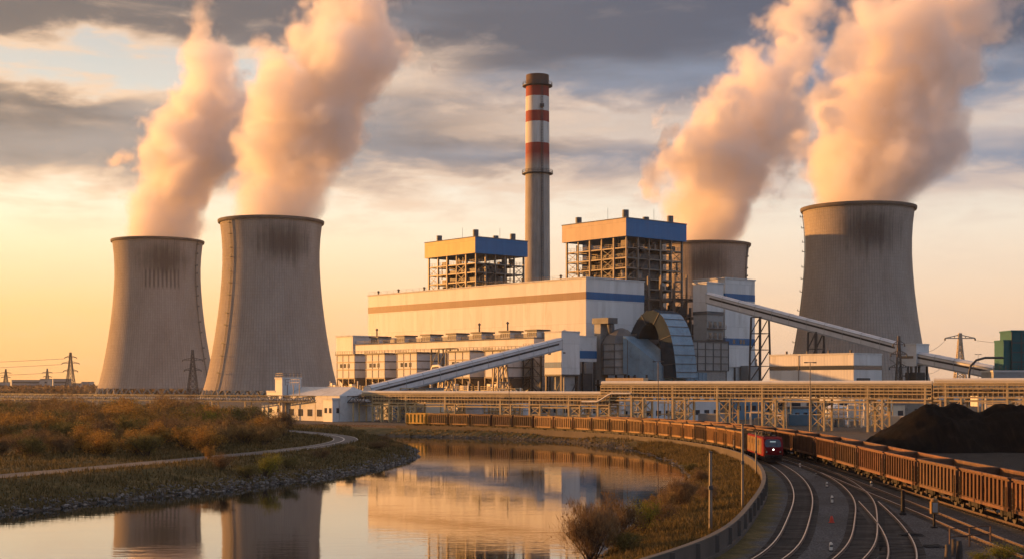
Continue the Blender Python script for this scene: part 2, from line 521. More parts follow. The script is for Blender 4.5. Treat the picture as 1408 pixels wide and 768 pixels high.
def tower_material(name, stain_dir, streaks, seed, s=1.0):
    """weathered concrete with lift joints and meridian ribs; soot stain of its own shape on one side"""
    m = bpy.data.materials.new(name)
    m.use_nodes = True
    t = NT(m.node_tree)
    b = m.node_tree.nodes['Principled BSDF']
    tcn = t.node('ShaderNodeTexCoord')
    ob = t.vmath('MULTIPLY', tcn.outputs['Object'], (1 / s, 1 / s, 1 / s))
    x, y, z = t.sep(ob)
    ang = t.math('ARCTAN2', y, x)
    # rib and lift-joint grid
    ribs = t.math('ABSOLUTE', t.math('SINE', t.math('MULTIPLY', ang, 66.0)))
    rib = t.maprange(ribs, 0.0, 0.30, 1.0, 0.0, True)
    lifts = t.math('ABSOLUTE', t.math('SINE', t.math('MULTIPLY', z, math.pi / 2.0)))
    lift = t.maprange(lifts, 0.0, 0.22, 1.0, 0.0, True)
    cyl = t.xyz(t.math('MULTIPLY', ang, 38.0), z, seed)
    big = t.noise(t.xyz(t.math('MULTIPLY', ang, 30.0), t.math('MULTIPLY', z, 0.35), seed), 0.07, 7, 0.62)
    fine = t.noise(cyl, 0.9, 4, 0.6)
    vst = t.noise(t.xyz(t.math('MULTIPLY', ang, 60.0), t.math('MULTIPLY', z, 0.05), seed + 3), 0.35, 5, 0.6)
    col = t.ramp(big, [(0.28, (0.270, 0.228, 0.190)), (0.55, (0.350, 0.305, 0.260)), (0.8, (0.415, 0.368, 0.320))])
    col = t.mix(t.maprange(vst, 0.46, 0.68, 0, 0.30, True), col, (0.215, 0.185, 0.165))
    col = t.mix(t.maprange(fine, 0.35, 0.75, 0, 0.30), col, (0.42, 0.375, 0.335))
    # every panel between the joints has its own tone
    cellv = t.xyz(t.math('FLOOR', t.math('MULTIPLY', ang, 66.0 / math.pi)), t.math('FLOOR', t.math('DIVIDE', z, 2.0)), seed)
    wn = t.node('ShaderNodeTexWhiteNoise', noise_dimensions='3D')
    t.l.new(cellv, wn.inputs['Vector'])
    col = t.mix(t.math('MULTIPLY', wn.outputs['Value'], 0.13), col, (0.15, 0.13, 0.115))
    joint = t.math('MAXIMUM', t.math('MULTIPLY', rib, 0.66), t.math('MULTIPLY', lift, 0.34))
    col = t.mix(joint, col, (0.13, 0.112, 0.10))
    # soot
    da = t.math('SUBTRACT', ang, stain_dir)
    q = t.vmath('LENGTH', t.xyz(t.math('MULTIPLY', da, 1.5), t.math('DIVIDE', t.math('SUBTRACT', z, 102.0), 15.0), 0))
    q = t.math('ADD', q, t.math('ADD', t.math('MULTIPLY', t.math('SUBTRACT', t.noise(cyl, 0.07, 6, 0.6), 0.5), 0.8), t.math('MULTIPLY', t.math('SUBTRACT', vst, .5), 1.5)))
    col = t.mix(t.maprange(q, 0.15, 1.25, 0.88, 0.0, True), col, (0.070, 0.060, 0.055))
    if streaks:
        da2 = t.math('ABSOLUTE', t.math('SUBTRACT', ang, streaks[0]))
        s1 = t.maprange(da2, streaks[1] * 0.8, streaks[1], 1, 0, True)
        wob = t.noise(t.xyz(t.math('MULTIPLY', ang, 40), 0, seed), 1.0, 2, 0.5)
        zc = t.math('ABSOLUTE', t.math('SUBTRACT', z, t.math('ADD', streaks[2], t.math('MULTIPLY', wob, 8))))
        s2 = t.maprange(zc, 5.0, 9.0, 1, 0, True)
        s3 = t.maprange(t.math('SINE', t.math('MULTIPLY', ang, 66.0)), 0.1, 0.6, 0, 1, True)
        col = t.mix(t.math('MULTIPLY', t.math('MULTIPLY', s1, s2), t.math('MULTIPLY', s3, 0.72)), col, (0.06, 0.052, 0.05))
    t.l.new(col, b.inputs['Base Color'])
    b.inputs['Roughness'].default_value = 0.9
    b.inputs['Specular IOR Level'].default_value = 0.15
    bn = t.node('ShaderNodeBump')
    bn.inputs['Strength'].default_value = 0.7
    bn.inputs['Distance'].default_value = 0.35
    t.l.new(t.math('SUBTRACT', rib, t.math('MULTIPLY', lift, 0.3)), bn.inputs['Height'])
    t.l.new(bn.outputs[0], b.inputs['Normal'])
    return m


def make_tower(label, loc, ladder_ang, shell_mat, s=1.0):
    n_leg = 40
    t = thing('cooling_tower', label, 'cooling tower', loc, 0, 'cooling towers of the power station')
    mb = MB()
    prof = []
    for i in range(len(TOWER_PROF) - 1):
        (r0, z0), (r1, z1) = TOWER_PROF[i], TOWER_PROF[i + 1]
        for k in range(3):
            f = k / 3
            prof.append((r0 + (r1 - r0) * f, z0 + (z1 - z0) * f))
    prof.append(TOWER_PROF[-1])
    inner = [(r - 0.9, z) for r, z in reversed(prof)]
    mb.lathe([(r * s, z * s) for r, z in prof + inner], 128)
    mb.build('shell', shell_mat, t, smooth=True)
    mb = MB()
    r, z = 34.1 * s, 118.5 * s
    mb.lathe([(r - 0.9, z - 1.0), (r + 0.9, z - 1.4), (r + 1.3, z - 0.6), (r + 1.3, z + 0.7), (r - 0.9, z + 0.7), (r - 0.9, z - 1.0)], 128)
    mb.build('rim', M['tower_rim'], t, smooth=False)
    for k in range(40):                                           # raking legs under the shell, in pairs
        a = 2 * math.pi * k / 40
        for sg in (-1, 1):
            a2 = a + sg * math.pi / 40
            b_ = MB()
            b_.bar((46.5 * s * math.cos(a), 46.5 * s * math.sin(a), 0), (44.8 * s * math.cos(a2), 44.8 * s * math.sin(a2), 5.8 * s), 0.9)
            b_.build('leg', M['concrete'], t)
    mb = MB()
    mb.lathe([(47.5 * s, 0), (47.5 * s, 1.3), (46.8 * s, 1.3), (46.8 * s, 0)], 96)
    mb.build('basin', M['concrete'], t)
    # caged ladder with landings up the shell
    mb = MB()
    pts = []
    ca, sa = math.cos(ladder_ang), math.sin(ladder_ang)
    for r, z in prof:
        pts.append(((r + 0.7) * s * ca, (r + 0.7) * s * sa, z * s))
    for q in (-0.5, 0.5):
        mb.tube([(x - q * sa, y + q * ca, z) for x, y, z in pts], 0.16, 5)
    for i in range(len(pts) * 2):
        f = i / 2
        a, b_ = pts[int(f)], pts[min(int(f) + 1, len(pts) - 1)]
        p = Vector(a).lerp(Vector(b_), f - int(f))
        mb.bar(p - Vector((-sa, ca, 0)) * .5, p + Vector((-sa, ca, 0)) * .5, 0.12)
    lad = mb.build('ladder', M['dark_steel'], t)
    for z in (16, 27, 38, 49, 58, 67, 76, 84, 92, 100, 108, 114):
        i = min(range(len(prof)), key=lambda q: abs(prof[q][1] - z))
        p = Vector(pts[i])
        o = Vector((ca, sa, 0))
        l_ = MB()
        l_.bar(p + o * -0.3, p + o * 1.5, 2.0, 0.25)
        l_.bar(p + o * 1.4 + Vector((0, 0, .6)), p + o * 1.5 + Vector((0, 0, .6)), 2.0, 1.0)
        l_.build('landing', M['dark_steel'], lad)
    return t


M['tower_rim'] = mat('tower_rim_concrete', (0.13, 0.105, 0.085), 0.9, 0.2, 0.6)
TOWERS = []
# photo column of the axis, row of the rim, label, ladder angle as seen, stain angle, streak patch
for (px, prow, lab, lad_off, stain_off, streak, seed, sc) in (
        (217, 331, 'concrete cooling tower with a dark streaked patch halfway up its shell', 0.75, 0.15, (0.08, 0.47, 84), 1.0, 1.115),
        (373, 304, 'tall cooling tower with dotted ladder line on its sunlit side, beside the stepped white building', -0.66, 0.27, None, 7.0, 1.0),
        (970, 336, 'cooling tower half hidden behind the blue-topped steel boiler house', 0.9, 0.0, None, 12.0, 1.0),
        (1180, 286, 'dark cooling tower with black soot stain standing behind the long right conveyor', -1.25, 0.22, None, 19.0, 1.0)):
    D = (119.2 * sc - CAMZ) * FPX / (HOR - prow)
    c = Vector(((px - 704) * D / FPX, D, 0))
    face = math.atan2(-c.y, -c.x)                                  # direction from the tower to the camera
    mt = tower_material('tower_concrete', math.atan2(math.sin(face + stain_off * 1.0), math.cos(face + stain_off)),
                        (face + streak[0], streak[1], streak[2]) if streak else None, seed, sc)
    TOWERS.append(make_tower(lab, c, face + lad_off * 1.35, mt, sc))
    TOWERS[-1]['rim_height'] = 119.0 * sc

# ------------------------------------------------------------------ steam plumes
def plume(label, base, axis, seed, dens, top):
    """axis: list of (height above rim, sideways x, depth y, radius); a closed hull round the steam, the steam itself is a volume"""
    hs = [a[0] for a in axis]
    H = hs[-1]
    mb = MB()
    frames = []
    n = 28
    zz = np.linspace(0, H, 40)
    ax = np.interp(zz, hs, [a[1] for a in axis])
    ay = np.interp(zz, hs, [a[2] for a in axis])
    ar = np.interp(zz, hs, [a[3] for a in axis])
    for i, z in enumerate(zz):
        ring = []
        for k in range(n):
            a = 2 * math.pi * k / n
            q = mnoise.fractal(Vector((math.cos(a) * 1.1 + seed, math.sin(a) * 1.1, z / 42.0)), 1.0, 2.0, 3)
            r = ar[i] * (1.10 + (0.22 + 0.30 * q) * min(1, z / 45))
            if z < 6:
                r = min(r, axis[0][3] * .98)
            ring.append((ax[i] + r * math.cos(a), ay[i] + r * math.sin(a), z - 3.0))
        frames.append(ring)
    mb.sweep(frames)
    m = bpy.data.materials.new('steam')
    m.use_nodes = True
    t = NT(m.node_tree)
    t.n.clear()
    out = t.node('ShaderNodeOutputMaterial')
    vol = t.node('ShaderNodeVolumePrincipled')
    vol.inputs['Color'].default_value = (0.980, 0.944, 0.925, 1)
    vol.inputs['Anisotropy'].default_value = 0.2
    vol.inputs['Density Attribute'].default_value = ''
    tcn = t.node('ShaderNodeTexCoord')
    ob = tcn.outputs['Object']
    x, y, z = t.sep(ob)

    def curve(idx, lo, hi):
        nd = t.node('ShaderNodeFloatCurve')
        cv = nd.mapping.curves[0]
        pts = [((h / H), (a[idx] - lo) / (hi - lo)) for h, a in zip(hs, axis)]
        cv.points[0].location = pts[0]
        cv.points[1].location = pts[-1]
        for p in pts[1:-1]:
            cv.points.new(*p)
        nd.mapping.update()
        t.l.new(zn, nd.inputs['Value'])
        return t.math('MULTIPLY_ADD', nd.outputs[0], hi - lo, lo)
    zn = t.math('DIVIDE', z, H, clamp=True)
    lo_, hi_ = min(a[1] for a in axis) - 1, max(a[1] for a in axis) + 1
    cx = curve(1, lo_, hi_)
    lo_, hi_ = min(a[2] for a in axis) - 1, max(a[2] for a in axis) + 1
    cyy = curve(2, lo_, hi_)
    cr = curve(3, 0, max(a[3] for a in axis) + 1)
    off = t.vmath('ADD', ob, (seed * 37.0, seed * 11.0, 0))
    d = t.math('DIVIDE', t.vmath('LENGTH', t.xyz(t.math('SUBTRACT', x, cx), t.math('SUBTRACT', y, cyy), 0)), cr)
    nA = t.noise(off, 1 / 48.0, 3, 0.5, 0.4)
    warp = t.vmath('ADD', off, t.vmath('MULTIPLY', t.vmath('SUBTRACT', t.noise(off, 1 / 26.0, 3, 0.55, 0, 'Color'), (.5, .5, .5)), (26, 26, 26)))

    def lobes(sc):
        nd = t.node('ShaderNodeTexVoronoi', feature='F1')
        t.l.new(warp, nd.inputs['Vector'])
        nd.inputs['Scale'].default_value = sc
        return nd.outputs['Distance']
    lob = t.math('ADD', t.math('MULTIPLY', t.math('SUBTRACT', lobes(1 / 30.0), .46), .75), t.math('MULTIPLY', t.math('SUBTRACT', lobes(1 / 11.0), .46), .42))
    nB = t.noise(off, 1 / 7.0, 5, 0.65, 0.2)
    lob = t.math('ADD', lob, t.math('MULTIPLY', t.math('SUBTRACT', nB, .5), .45))
    grow = t.maprange(z, 0, 45, 0.25, 1.0)
    d = t.math('ADD', d, t.math('MULTIPLY', t.math('SUBTRACT', nA, 0.50), t.math('MULTIPLY', grow, 1.9)))
    d = t.math('ADD', d, t.math('MULTIPLY', grow, 0.10))
    d = t.math('ADD', d, t.math('MULTIPLY', lob, t.math('MULTIPLY_ADD', grow, 0.75, 0.25)))
    fade = t.maprange(z, top[0], top[1], 1.0, top[2], True)
    d = t.math('ADD', d, t.maprange(z, top[0] * .8, top[1], 0.0, .62 - .5 * top[2], True))
    e = t.maprange(d, 0.62, 1.08, 1.0, 0.0, True)
    e = t.math('POWER', e, 1.5)
    core = t.math('MULTIPLY', e, t.math('MULTIPLY', fade, dens))
    t.l.new(core, vol.inputs['Density'])
    t.l.new(vol.outputs[0], out.inputs['Volume'])
    m.cycles.volume_sampling = 'MULTIPLE_IMPORTANCE'
    o = mb.build('steam_plume', m, None, smooth=True, loc=base)
    tag(o, label, 'steam plume', 'steam plumes above the cooling towers')
    return o


def plume_from_pixels(tower, label, rows, seed, dens, top, dy=0.0):
    """rows: (photo row, left column, right column) of the plume's outline"""
    D = tower.location.y
    z0 = tower['rim_height']
    del tower['rim_height']
    axis = []
    for py, l, r in rows:
        zz = CAMZ + (HOR - py) * D / FPX - z0
        cx = ((l + r) / 2 - 704) * D / FPX - tower.location.x
        axis.append((zz, cx, dy * zz, (r - l) / 2 * D / FPX * (1.0 + .20 * min(1, max(0, zz) / 60))))
    axis[0] = (0.0, *axis[0][1:])
    return plume(label, Vector((tower.location.x, D, z0)), axis, seed, dens, top)
# ------------------------------------------------------------------ lines on the ground: tracks, path, river
def smooth_line(pts, step=1.5, ext=None):
    """Catmull-Rom through the points, resampled at an even step"""
    pts = [np.array(p, float) for p in pts]
    ctl = [2 * pts[0] - pts[1]] + pts + [2 * pts[-1] - pts[-2]]
    out = []
    for i in range(1, len(ctl) - 2):
        p0, p1, p2, p3 = ctl[i - 1:i + 3]
        for f in np.linspace(0, 1, 24, endpoint=False):
            out.append(0.5 * (2 * p1 + (p2 - p0) * f + (2 * p0 - 5 * p1 + 4 * p2 - p3) * f * f + (3 * p1 - p0 - 3 * p2 + p3) * f ** 3))
    out.append(pts[-1])
    out = np.array(out)
    s = np.concatenate([[0], np.cumsum(np.linalg.norm(np.diff(out, axis=0), axis=1))])
    n = max(2, int(s[-1] / step))
    ss = np.linspace(0, s[-1], n + 1)
    return np.stack([np.interp(ss, s, out[:, 0]), np.interp(ss, s, out[:, 1])], 1)


def relax(pts, n=40):
    """even out kinks in a measured line"""
    p = pts.copy()
    for _ in range(n):
        p[1:-1] = 0.5 * p[1:-1] + 0.25 * (p[:-2] + p[2:])
    return p


def normals(line):
    t = np.gradient(line, axis=0)
    t /= np.linalg.norm(t, axis=1)[:, None]
    return np.stack([t[:, 1], -t[:, 0]], 1)      # to the right of travel


def offset(line, d):
    return line + normals(line) * d


def dist_line(x, y, line):
    """distance of the points to a polyline and the side (+ right of travel)"""
    best = np.full(x.shape, 1e9)
    side = np.zeros(x.shape)
    for (ax, ay), (bx, by) in zip(line[:-1], line[1:]):
        ux, uy = bx - ax, by - ay
        L2 = ux * ux + uy * uy
        f = np.clip(((x - ax) * ux + (y - ay) * uy) / L2, 0, 1)
        qx, qy = x - (ax + f * ux), y - (ay + f * uy)
        d = np.hypot(qx, qy)
        m = d < best
        best = np.where(m, d, best)
        side = np.where(m, np.sign(ux * -qy + uy * qx), side)
    return best, side


T1 = relax(smooth_line([(-18, 20), (-2, 44), (8.0, 62), (14.5, 75.2), (20.2, 97.3), (24.6, 116.5), (28.1, 136.7), (30.6, 158), (31.6, 178), (31.0, 200), (28.2, 222), (22.6, 243),
                        (13.4, 262), (0.5, 280), (-20, 300), (-48, 320), (-90, 342)]))
T4 = relax(smooth_line([(27, 20), (32.0, 55), (33.6, 75), (34.4, 92), (35.2, 115), (36.2, 138), (37.2, 160), (37.4, 180), (36.3, 202), (33.2, 225), (27.4, 247),
                        (17.5, 267), (4.0, 285), (-17, 306), (-46, 327), (-90, 349)]))
T2 = relax(smooth_line([(-10, 30), (8.5, 55), (18.7, 75.2), (24.5, 95.8), (28.6, 112), (32.2, 133.7), (34.1, 155), (34.6, 182), (33.6, 205), (30.6, 224)]))
T2B = relax(smooth_line([(5, 30), (15.2, 58), (21.3, 75.2), (25.2, 92), (28.75, 112)]), 10)
T3 = relax(smooth_line([(24, 30), (27.8, 64), (29.0, 83), (30.3, 100), (31.8, 122), (33.1, 140), (34.2, 158)]), 20)
WALL = offset(T1, -3.3)
PATH = relax(smooth_line([(-75, 60), (-58, 105), (-48, 130), (-41.4, 147.6), (-35.2, 165), (-29.5, 181.6), (-26.4, 196), (-25.6, 212), (-28.4, 229), (-35.5, 246), (-45, 262), (-62, 280), (-90, 300)]), 15)

RIGHT_SHORE = [(-16, -60), (-7, 20), (0.5, 60), (5.2, 84.7), (9.3, 106), (13.8, 124), (16.4, 134), (19.8, 154), (21.6, 174), (21.6, 197), (18.8, 226), (13.2, 250), (6.7, 264), (-3.4, 273), (-15, 280), (-27, 286)]
LEFT_SHORE = [(-30, 282), (-27, 268), (-20.9, 251), (-16.6, 229), (-14.2, 205), (-15.7, 185), (-19.3, 167), (-24.3, 152), (-29.5, 138), (-34, 131), (-37.6, 124), (-41.6, 112), (-46, 95), (-52, 60), (-60, 0), (-68, -60)]
RS = relax(smooth_line(RIGHT_SHORE, 2.0), 6)
LS = relax(smooth_line(LEFT_SHORE, 2.0), 6)
for ln, amp in ((RS, 0.5), (LS, 0.6)):
    for i in range(len(ln)):
        ln[i, 0] += amp * mnoise.noise(Vector((ln[i, 1] * 0.16, ln[i, 0] * 0.16, 3.3))) * 2
        ln[i, 1] += amp * mnoise.noise(Vector((ln[i, 1] * 0.16, ln[i, 0] * 0.16, 8.3))) * 2
RIVER = np.concatenate([RS, LS])
WATER_Z = -1.2


def inside(x, y, poly):
    r = np.zeros(x.shape, bool)
    n = len(poly)
    for i in range(n):
        x0, y0 = poly[i]
        x1, y1 = poly[(i + 1) % n]
        c = ((y0 > y) != (y1 > y)) & (x < (x1 - x0) * (y - y0) / (y1 - y0 + 1e-12) + x0)
        r ^= c
    return r


def sstep(a, b, x):
    t = np.clip((x - a) / (b - a), 0, 1)
    return t * t * (3 - 2 * t)


def vnoise(x, y, s, seed=0.0, oct_=3):
    """cheap smooth noise for arrays"""
    out = np.zeros(x.shape)
    amp, tot = 1.0, 0.0
    r = np.random.default_rng(int(seed * 10) + 5)
    for o in range(oct_):
        g = r.random((64, 64))
        u, v = x / s * 2 ** o, y / s * 2 ** o
        iu, iv = np.floor(u).astype(int), np.floor(v).astype(int)
        fu, fv = u - iu, v - iv
        fu, fv = fu * fu * (3 - 2 * fu), fv * fv * (3 - 2 * fv)
        a = g[iu % 64, iv % 64] * (1 - fu) + g[(iu + 1) % 64, iv % 64] * fu
        b = g[iu % 64, (iv + 1) % 64] * (1 - fu) + g[(iu + 1) % 64, (iv + 1) % 64] * fu
        out += amp * (a * (1 - fv) + b * fv)
        tot += amp
        amp *= 0.5
    return out / tot


def ground_height(x, y, detail=True):
    x = np.asarray(x, float)
    y = np.asarray(y, float)
    dR, _ = dist_line(x, y, RS)
    dL, _ = dist_line(x, y, LS)
    d = np.minimum(dR, dL)
    ins = inside(x, y, RIVER)
    left = dL < dR
    dW, sW = dist_line(x, y, WALL)
    width_r = np.maximum(2.5, np.minimum(9.0, (dR + np.where(sW < 0, dW, 0.0)) * 0.9))
    zl = WATER_Z + 2.0 * np.clip(d / 9.0, 0, 1) ** 0.75
    zl = np.where(d > 60, 0.8 - 0.8 * sstep(60, 140, d), zl)
    zr = WATER_Z + 1.2 * np.clip(d / width_r, 0, 1) ** 0.8
    z = np.where(left, zl, zr)
    if detail:
        n = (vnoise(x, y, 6.0, 1, 4) - 0.5) * 0.7 + (vnoise(x, y, 1.6, 2, 2) - 0.5) * 0.25
        dp, _ = dist_line(x, y, PATH)
        flat = sstep(2.5, 7.0, dp)
        rough = np.where(left, flat, np.where((sW < 0), 0.8 * np.clip(dW / 1.5, 0, 1), 0.0))
        z = z + n * rough * np.clip(d / 1.5, 0.15, 1)
    z = np.where(ins, WATER_Z - np.minimum(2.2, 0.45 * d + 0.05), z)
    return z


def ground_mesh():
    xs = np.concatenate([np.arange(-150, -70, 2.0), np.arange(-70, 60, 0.8), np.arange(60, 151, 2.5)])
    ys = np.concatenate([np.arange(-60, 60, 3.0), np.arange(60, 240, 0.9), np.arange(240, 330, 1.2), np.arange(330, 421, 3.0)])
    X, Y = np.meshgrid(xs, ys)
    Z = ground_height(X.ravel(), Y.ravel()).reshape(X.shape)
    edge = np.minimum(np.minimum(X - xs[0], xs[-1] - X), ys[-1] - Y)
    Z = np.where(Z > WATER_Z, Z * sstep(0, 25, edge), Z)
    nx, ny = len(xs), len(ys)
    v = np.stack([X.ravel(), Y.ravel(), Z.ravel()], 1)
    i = np.arange((ny - 1) * (nx - 1))
    r, c = i // (nx - 1), i % (nx - 1)
    a = r * nx + c
    f = np.stack([a, a + 1, a + nx + 1, a + nx], 1)
    verts = v.tolist()
    faces = f.tolist()
    # the rest of the sheet out to the horizon, welded to the edge of the fine part
    b = len(verts)
    x0, x1, y0, y1 = xs[0], xs[-1], ys[0], ys[-1]
    for s in (300, 900, 2000, 4000):
        verts += [(x0 - s, y0 - s * 0.2, 0), (x1 + s, y0 - s * 0.2, 0), (x1 + s, y1 + s, 0), (x0 - s, y1 + s, 0)]
    bottom = list(range(0, nx))
    right = [k * nx + nx - 1 for k in range(ny)]
    top = [(ny - 1) * nx + k for k in range(nx - 1, -1, -1)]
    leftv = [k * nx for k in range(ny - 1, -1, -1)]
    faces += [(b, b + 1, *reversed(bottom)), (b + 1, b + 2, *reversed(right)), (b + 2, b + 3, *reversed(top)), (b + 3, b, *reversed(leftv))]
    for k in range(3):
        q = b + 4 * k
        for e in range(4):
            faces.append((q + e, q + 4 + e, q + 4 + (e + 1) % 4, q + (e + 1) % 4))
    me = bpy.data.meshes.new('ground')
    me.from_pydata(verts, [], faces)
    # cover: red = ballast and coal yard, green = bare works yard, none = grass
    V = np.array(verts)
    d1, s1 = dist_line(V[:, 0], V[:, 1], T1)
    d4, s4 = dist_line(V[:, 0], V[:, 1], T4)
    wob = (vnoise(V[:, 0], V[:, 1], 4.0, 5, 3) - 0.5) * 1.6
    ball = np.where((s1 > 0) | (d1 < 1.9 + wob * 0.5), 1.0, 0.0)
    ball = np.where((V[:, 1] > 420) | (V[:, 0] > 150) | (V[:, 1] < -59), 0.0, ball)
    far = np.where((s4 > 0) & (d4 > 9 + wob * 2), 1.0, 0.0)
    yard = np.where((far > 0) & ((V[:, 1] > 205) | (V[:, 0] > 40)), 1.0, 0.0)
    coal = np.where((far > 0) & (V[:, 1] < 225) & (V[:, 0] > 38), 1.0, 0.0)
    yard = np.where((np.hypot(V[:, 0] - 30, V[:, 1] - 450) < 190) & (V[:, 1] > 330), 1.0, yard)
    at = me.color_attributes.new('cover', 'FLOAT_COLOR', 'POINT')
    colr = np.zeros((len(V), 4), np.float32)
    colr[:, 0], colr[:, 1], colr[:, 2], colr[:, 3] = ball, yard, coal, 1
    at.data.foreach_set('color', colr.ravel())
    me.polygons.foreach_set('use_smooth', [True] * len(me.polygons))
    return me


def ground_material():
    m = bpy.data.materials.new('ground')
    m.use_nodes = True
    t = NT(m.node_tree)
    b = m.node_tree.nodes['Principled BSDF']
    geo = t.node('ShaderNodeNewGeometry').outputs['Position']
    at = t.node('ShaderNodeVertexColor', layer_name='cover')
    sr = t.node('ShaderNodeSeparateColor')
    t.l.new(at.outputs[0], sr.inputs[0])
    big = t.noise(geo, 0.09, 6, 0.62)
    mid = t.noise(geo, 0.55, 6, 0.65)
    fine = t.noise(geo, 3.2, 5, 0.7)
    grass = t.ramp(mid, [(0.30, (0.045, 0.042, 0.016)), (0.48, (0.095, 0.075, 0.028)), (0.62, (0.17, 0.12, 0.048)), (0.78, (0.22, 0.155, 0.07))])
    grass = t.mix(t.maprange(big, 0.45, 0.65, 0, 0.7, True), grass, (0.060, 0.058, 0.020))
    grass = t.mix(t.maprange(fine, 0.4, 0.7, 0.0, 0.55), grass, (0.045, 0.034, 0.016))
    # wet stony margin along the water
    px, py, pz = t.sep(geo)
    margin = t.maprange(t.math('ADD', pz, t.math('MULTIPLY', t.math('SUBTRACT', mid, 0.5), 0.7)), WATER_Z + 0.10, WATER_Z + 0.62, 1, 0, True)
    grass = t.mix(margin, grass, (0.060, 0.050, 0.040))
    vor = t.node('ShaderNodeTexVoronoi', feature='F1')
    t.l.new(geo, vor.inputs['Vector'])
    vor.inputs['Scale'].default_value = 11.0
    stone = t.ramp(vor.outputs['Color'], [(0.0, (0.035, 0.035, 0.037)), (0.5, (0.072, 0.073, 0.078)), (1.0, (0.17, 0.17, 0.172))])
    stone = t.mix(t.maprange(big, 0.40, 0.62, 0, 0.6, True), stone, (0.052, 0.049, 0.047))
    stone = t.mix(t.maprange(mid, 0.55, 0.72, 0, 0.5, True), stone, (0.085, 0.075, 0.065))
    stone = t.mix(t.maprange(t.noise(geo, 0.33, 5, 0.65), 0.60, 0.70, 0, 0.7, True), stone, (0.046, 0.043, 0.022))
    oil = t.noise(t.vmath('ADD', geo, (31.0, 7.0, 0)), 0.22, 6, .7, 0.8)
    stone = t.mix(t.maprange(oil, .58, .70, 0, .75, True), stone, (0.020, 0.018, 0.017))
    weed = t.noise(t.vmath('ADD', geo, (3.0, 57.0, 0)), 0.7, 6, .7)
    stone = t.mix(t.maprange(weed, .62, .70, 0, .7, True), stone, (0.055, 0.050, 0.020))
    pale = t.noise(t.vmath('ADD', geo, (13.0, 17.0, 0)), 0.35, 7, .72, 1.0)
    stone = t.mix(t.maprange(pale, .64, .72, 0, .6, True), stone, (0.20, 0.185, 0.165))
    yard = t.ramp(mid, [(0.3, (0.070, 0.062, 0.054)), (0.7, (0.135, 0.118, 0.10))])
    yard = t.mix(t.maprange(big, 0.5, 0.7, 0, 0.6, True), yard, (0.075, 0.066, 0.035))
    coal = t.ramp(mid, [(0.3, (0.018, 0.016, 0.015)), (0.7, (0.045, 0.040, 0.036))])
    c = t.mix(sr.outputs[0], grass, stone)
    c = t.mix(sr.outputs[1], c, yard)
    c = t.mix(sr.outputs[2], c, coal)
    t.l.new(c, b.inputs['Base Color'])
    b.inputs['Roughness'].default_value = 0.95
    b.inputs['Specular IOR Level'].default_value = 0.15
    bn = t.node('ShaderNodeBump')
    bn.inputs['Strength'].default_value = 0.8
    bn.inputs['Distance'].default_value = 0.12
    h = t.math('ADD', t.math('MULTIPLY', fine, 1.0), t.math('MULTIPLY', t.math('SUBTRACT', 0.5, vor.outputs['Distance']), t.math('MULTIPLY', sr.outputs[0], 0.8)))
    t.l.new(h, bn.inputs['Height'])
    t.l.new(bn.outputs[0], b.inputs['Normal'])
    return m


gm = ground_mesh()
gm.materials.append(ground_material())
ground = inst(gm, 'ground')
tag(ground, kind='structure')

# ------------------------------------------------------------------ water
def water_material():
    m = bpy.data.materials.new('water')
    m.use_nodes = True
    t = NT(m.node_tree)
    b = m.node_tree.nodes['Principled BSDF']
    geo = t.node('ShaderNodeNewGeometry').outputs['Position']
    x, y, z = t.sep(geo)
    b.inputs['Base Color'].default_value = (0.014, 0.016, 0.014, 1)
    b.inputs['Roughness'].default_value = 0.035
    b.inputs['IOR'].default_value = 2.1
    b.inputs['Specular IOR Level'].default_value = 0.75
    v1 = t.xyz(t.math('MULTIPLY', x, 0.35), t.math('MULTIPLY', y, 1.0), 0)
    n1 = t.noise(v1, 1.3, 3, 0.55)
    n2 = t.noise(t.xyz(t.math('MULTIPLY', x, 0.06), t.math('MULTIPLY', y, 0.16), 4), 0.5, 4, 0.6)
    patch = t.maprange(n2, 0.40, 0.62, 0.25, 1.0, True)
    bn = t.node('ShaderNodeBump')
    bn.inputs['Strength'].default_value = 1.0
    bn.inputs['Distance'].default_value = 1.0
    t.l.new(t.math('MULTIPLY', t.math('MULTIPLY', n1, 0.0075), patch), bn.inputs['Height'])
    t.l.new(bn.outputs[0], b.inputs['Normal'])
    return m


wm = MB()
wm.add([(x, y, WATER_Z) for x, y in RIVER] , [tuple(range(len(RIVER)))])
# the sheet runs a little under the banks
cen = RIVER.mean(0)
wd = MB()
wd.add([(-75, -60, WATER_Z), (28, -60, WATER_Z), (28, 292, WATER_Z), (-75, 292, WATER_Z)], [(0, 1, 2, 3)])
water = wd.build('water', water_material())
tag(water, kind='structure')

# ------------------------------------------------------------------ the path on the left bank
def strip(line, d0, d1, zf, name, m, parent=None):
    a, b_ = offset(line, d0), offset(line, d1)
    mb = MB()
    vs, fs = [], []
    for p, q in zip(a, b_):
        vs += [(p[0], p[1], zf), (q[0], q[1], zf)]
    for i in range(len(a) - 1):
        fs.append((2 * i, 2 * i + 1, 2 * i + 3, 2 * i + 2))
    mb.add(vs, fs)
    return mb.build(name, m, parent)


M['asphalt'] = mat('path_asphalt', (0.095, 0.090, 0.088), 0.9, 0.15, 1.5, dirt=((0.060, 0.053, 0.045), 0.6))
M['line'] = mat('path_line', (0.42, 0.40, 0.37), 0.8, 0.2, 3.0, dirt=((0.15, 0.14, 0.13), 0.6))
pth = strip(PATH, -2.0, 2.0, 0.90, 'path', M['asphalt'])
tag(pth, kind='structure')
seg = PATH[(PATH[:, 1] > 178) & (PATH[:, 1] < 262)]
strip(seg, -0.35, -0.10, 0.905, 'marking', M['line'], pth)
strip(seg, 1.75, 1.9, 0.905, 'marking', M['line'], pth)
strip(seg, -1.9, -1.75, 0.905, 'marking', M['line'], pth)

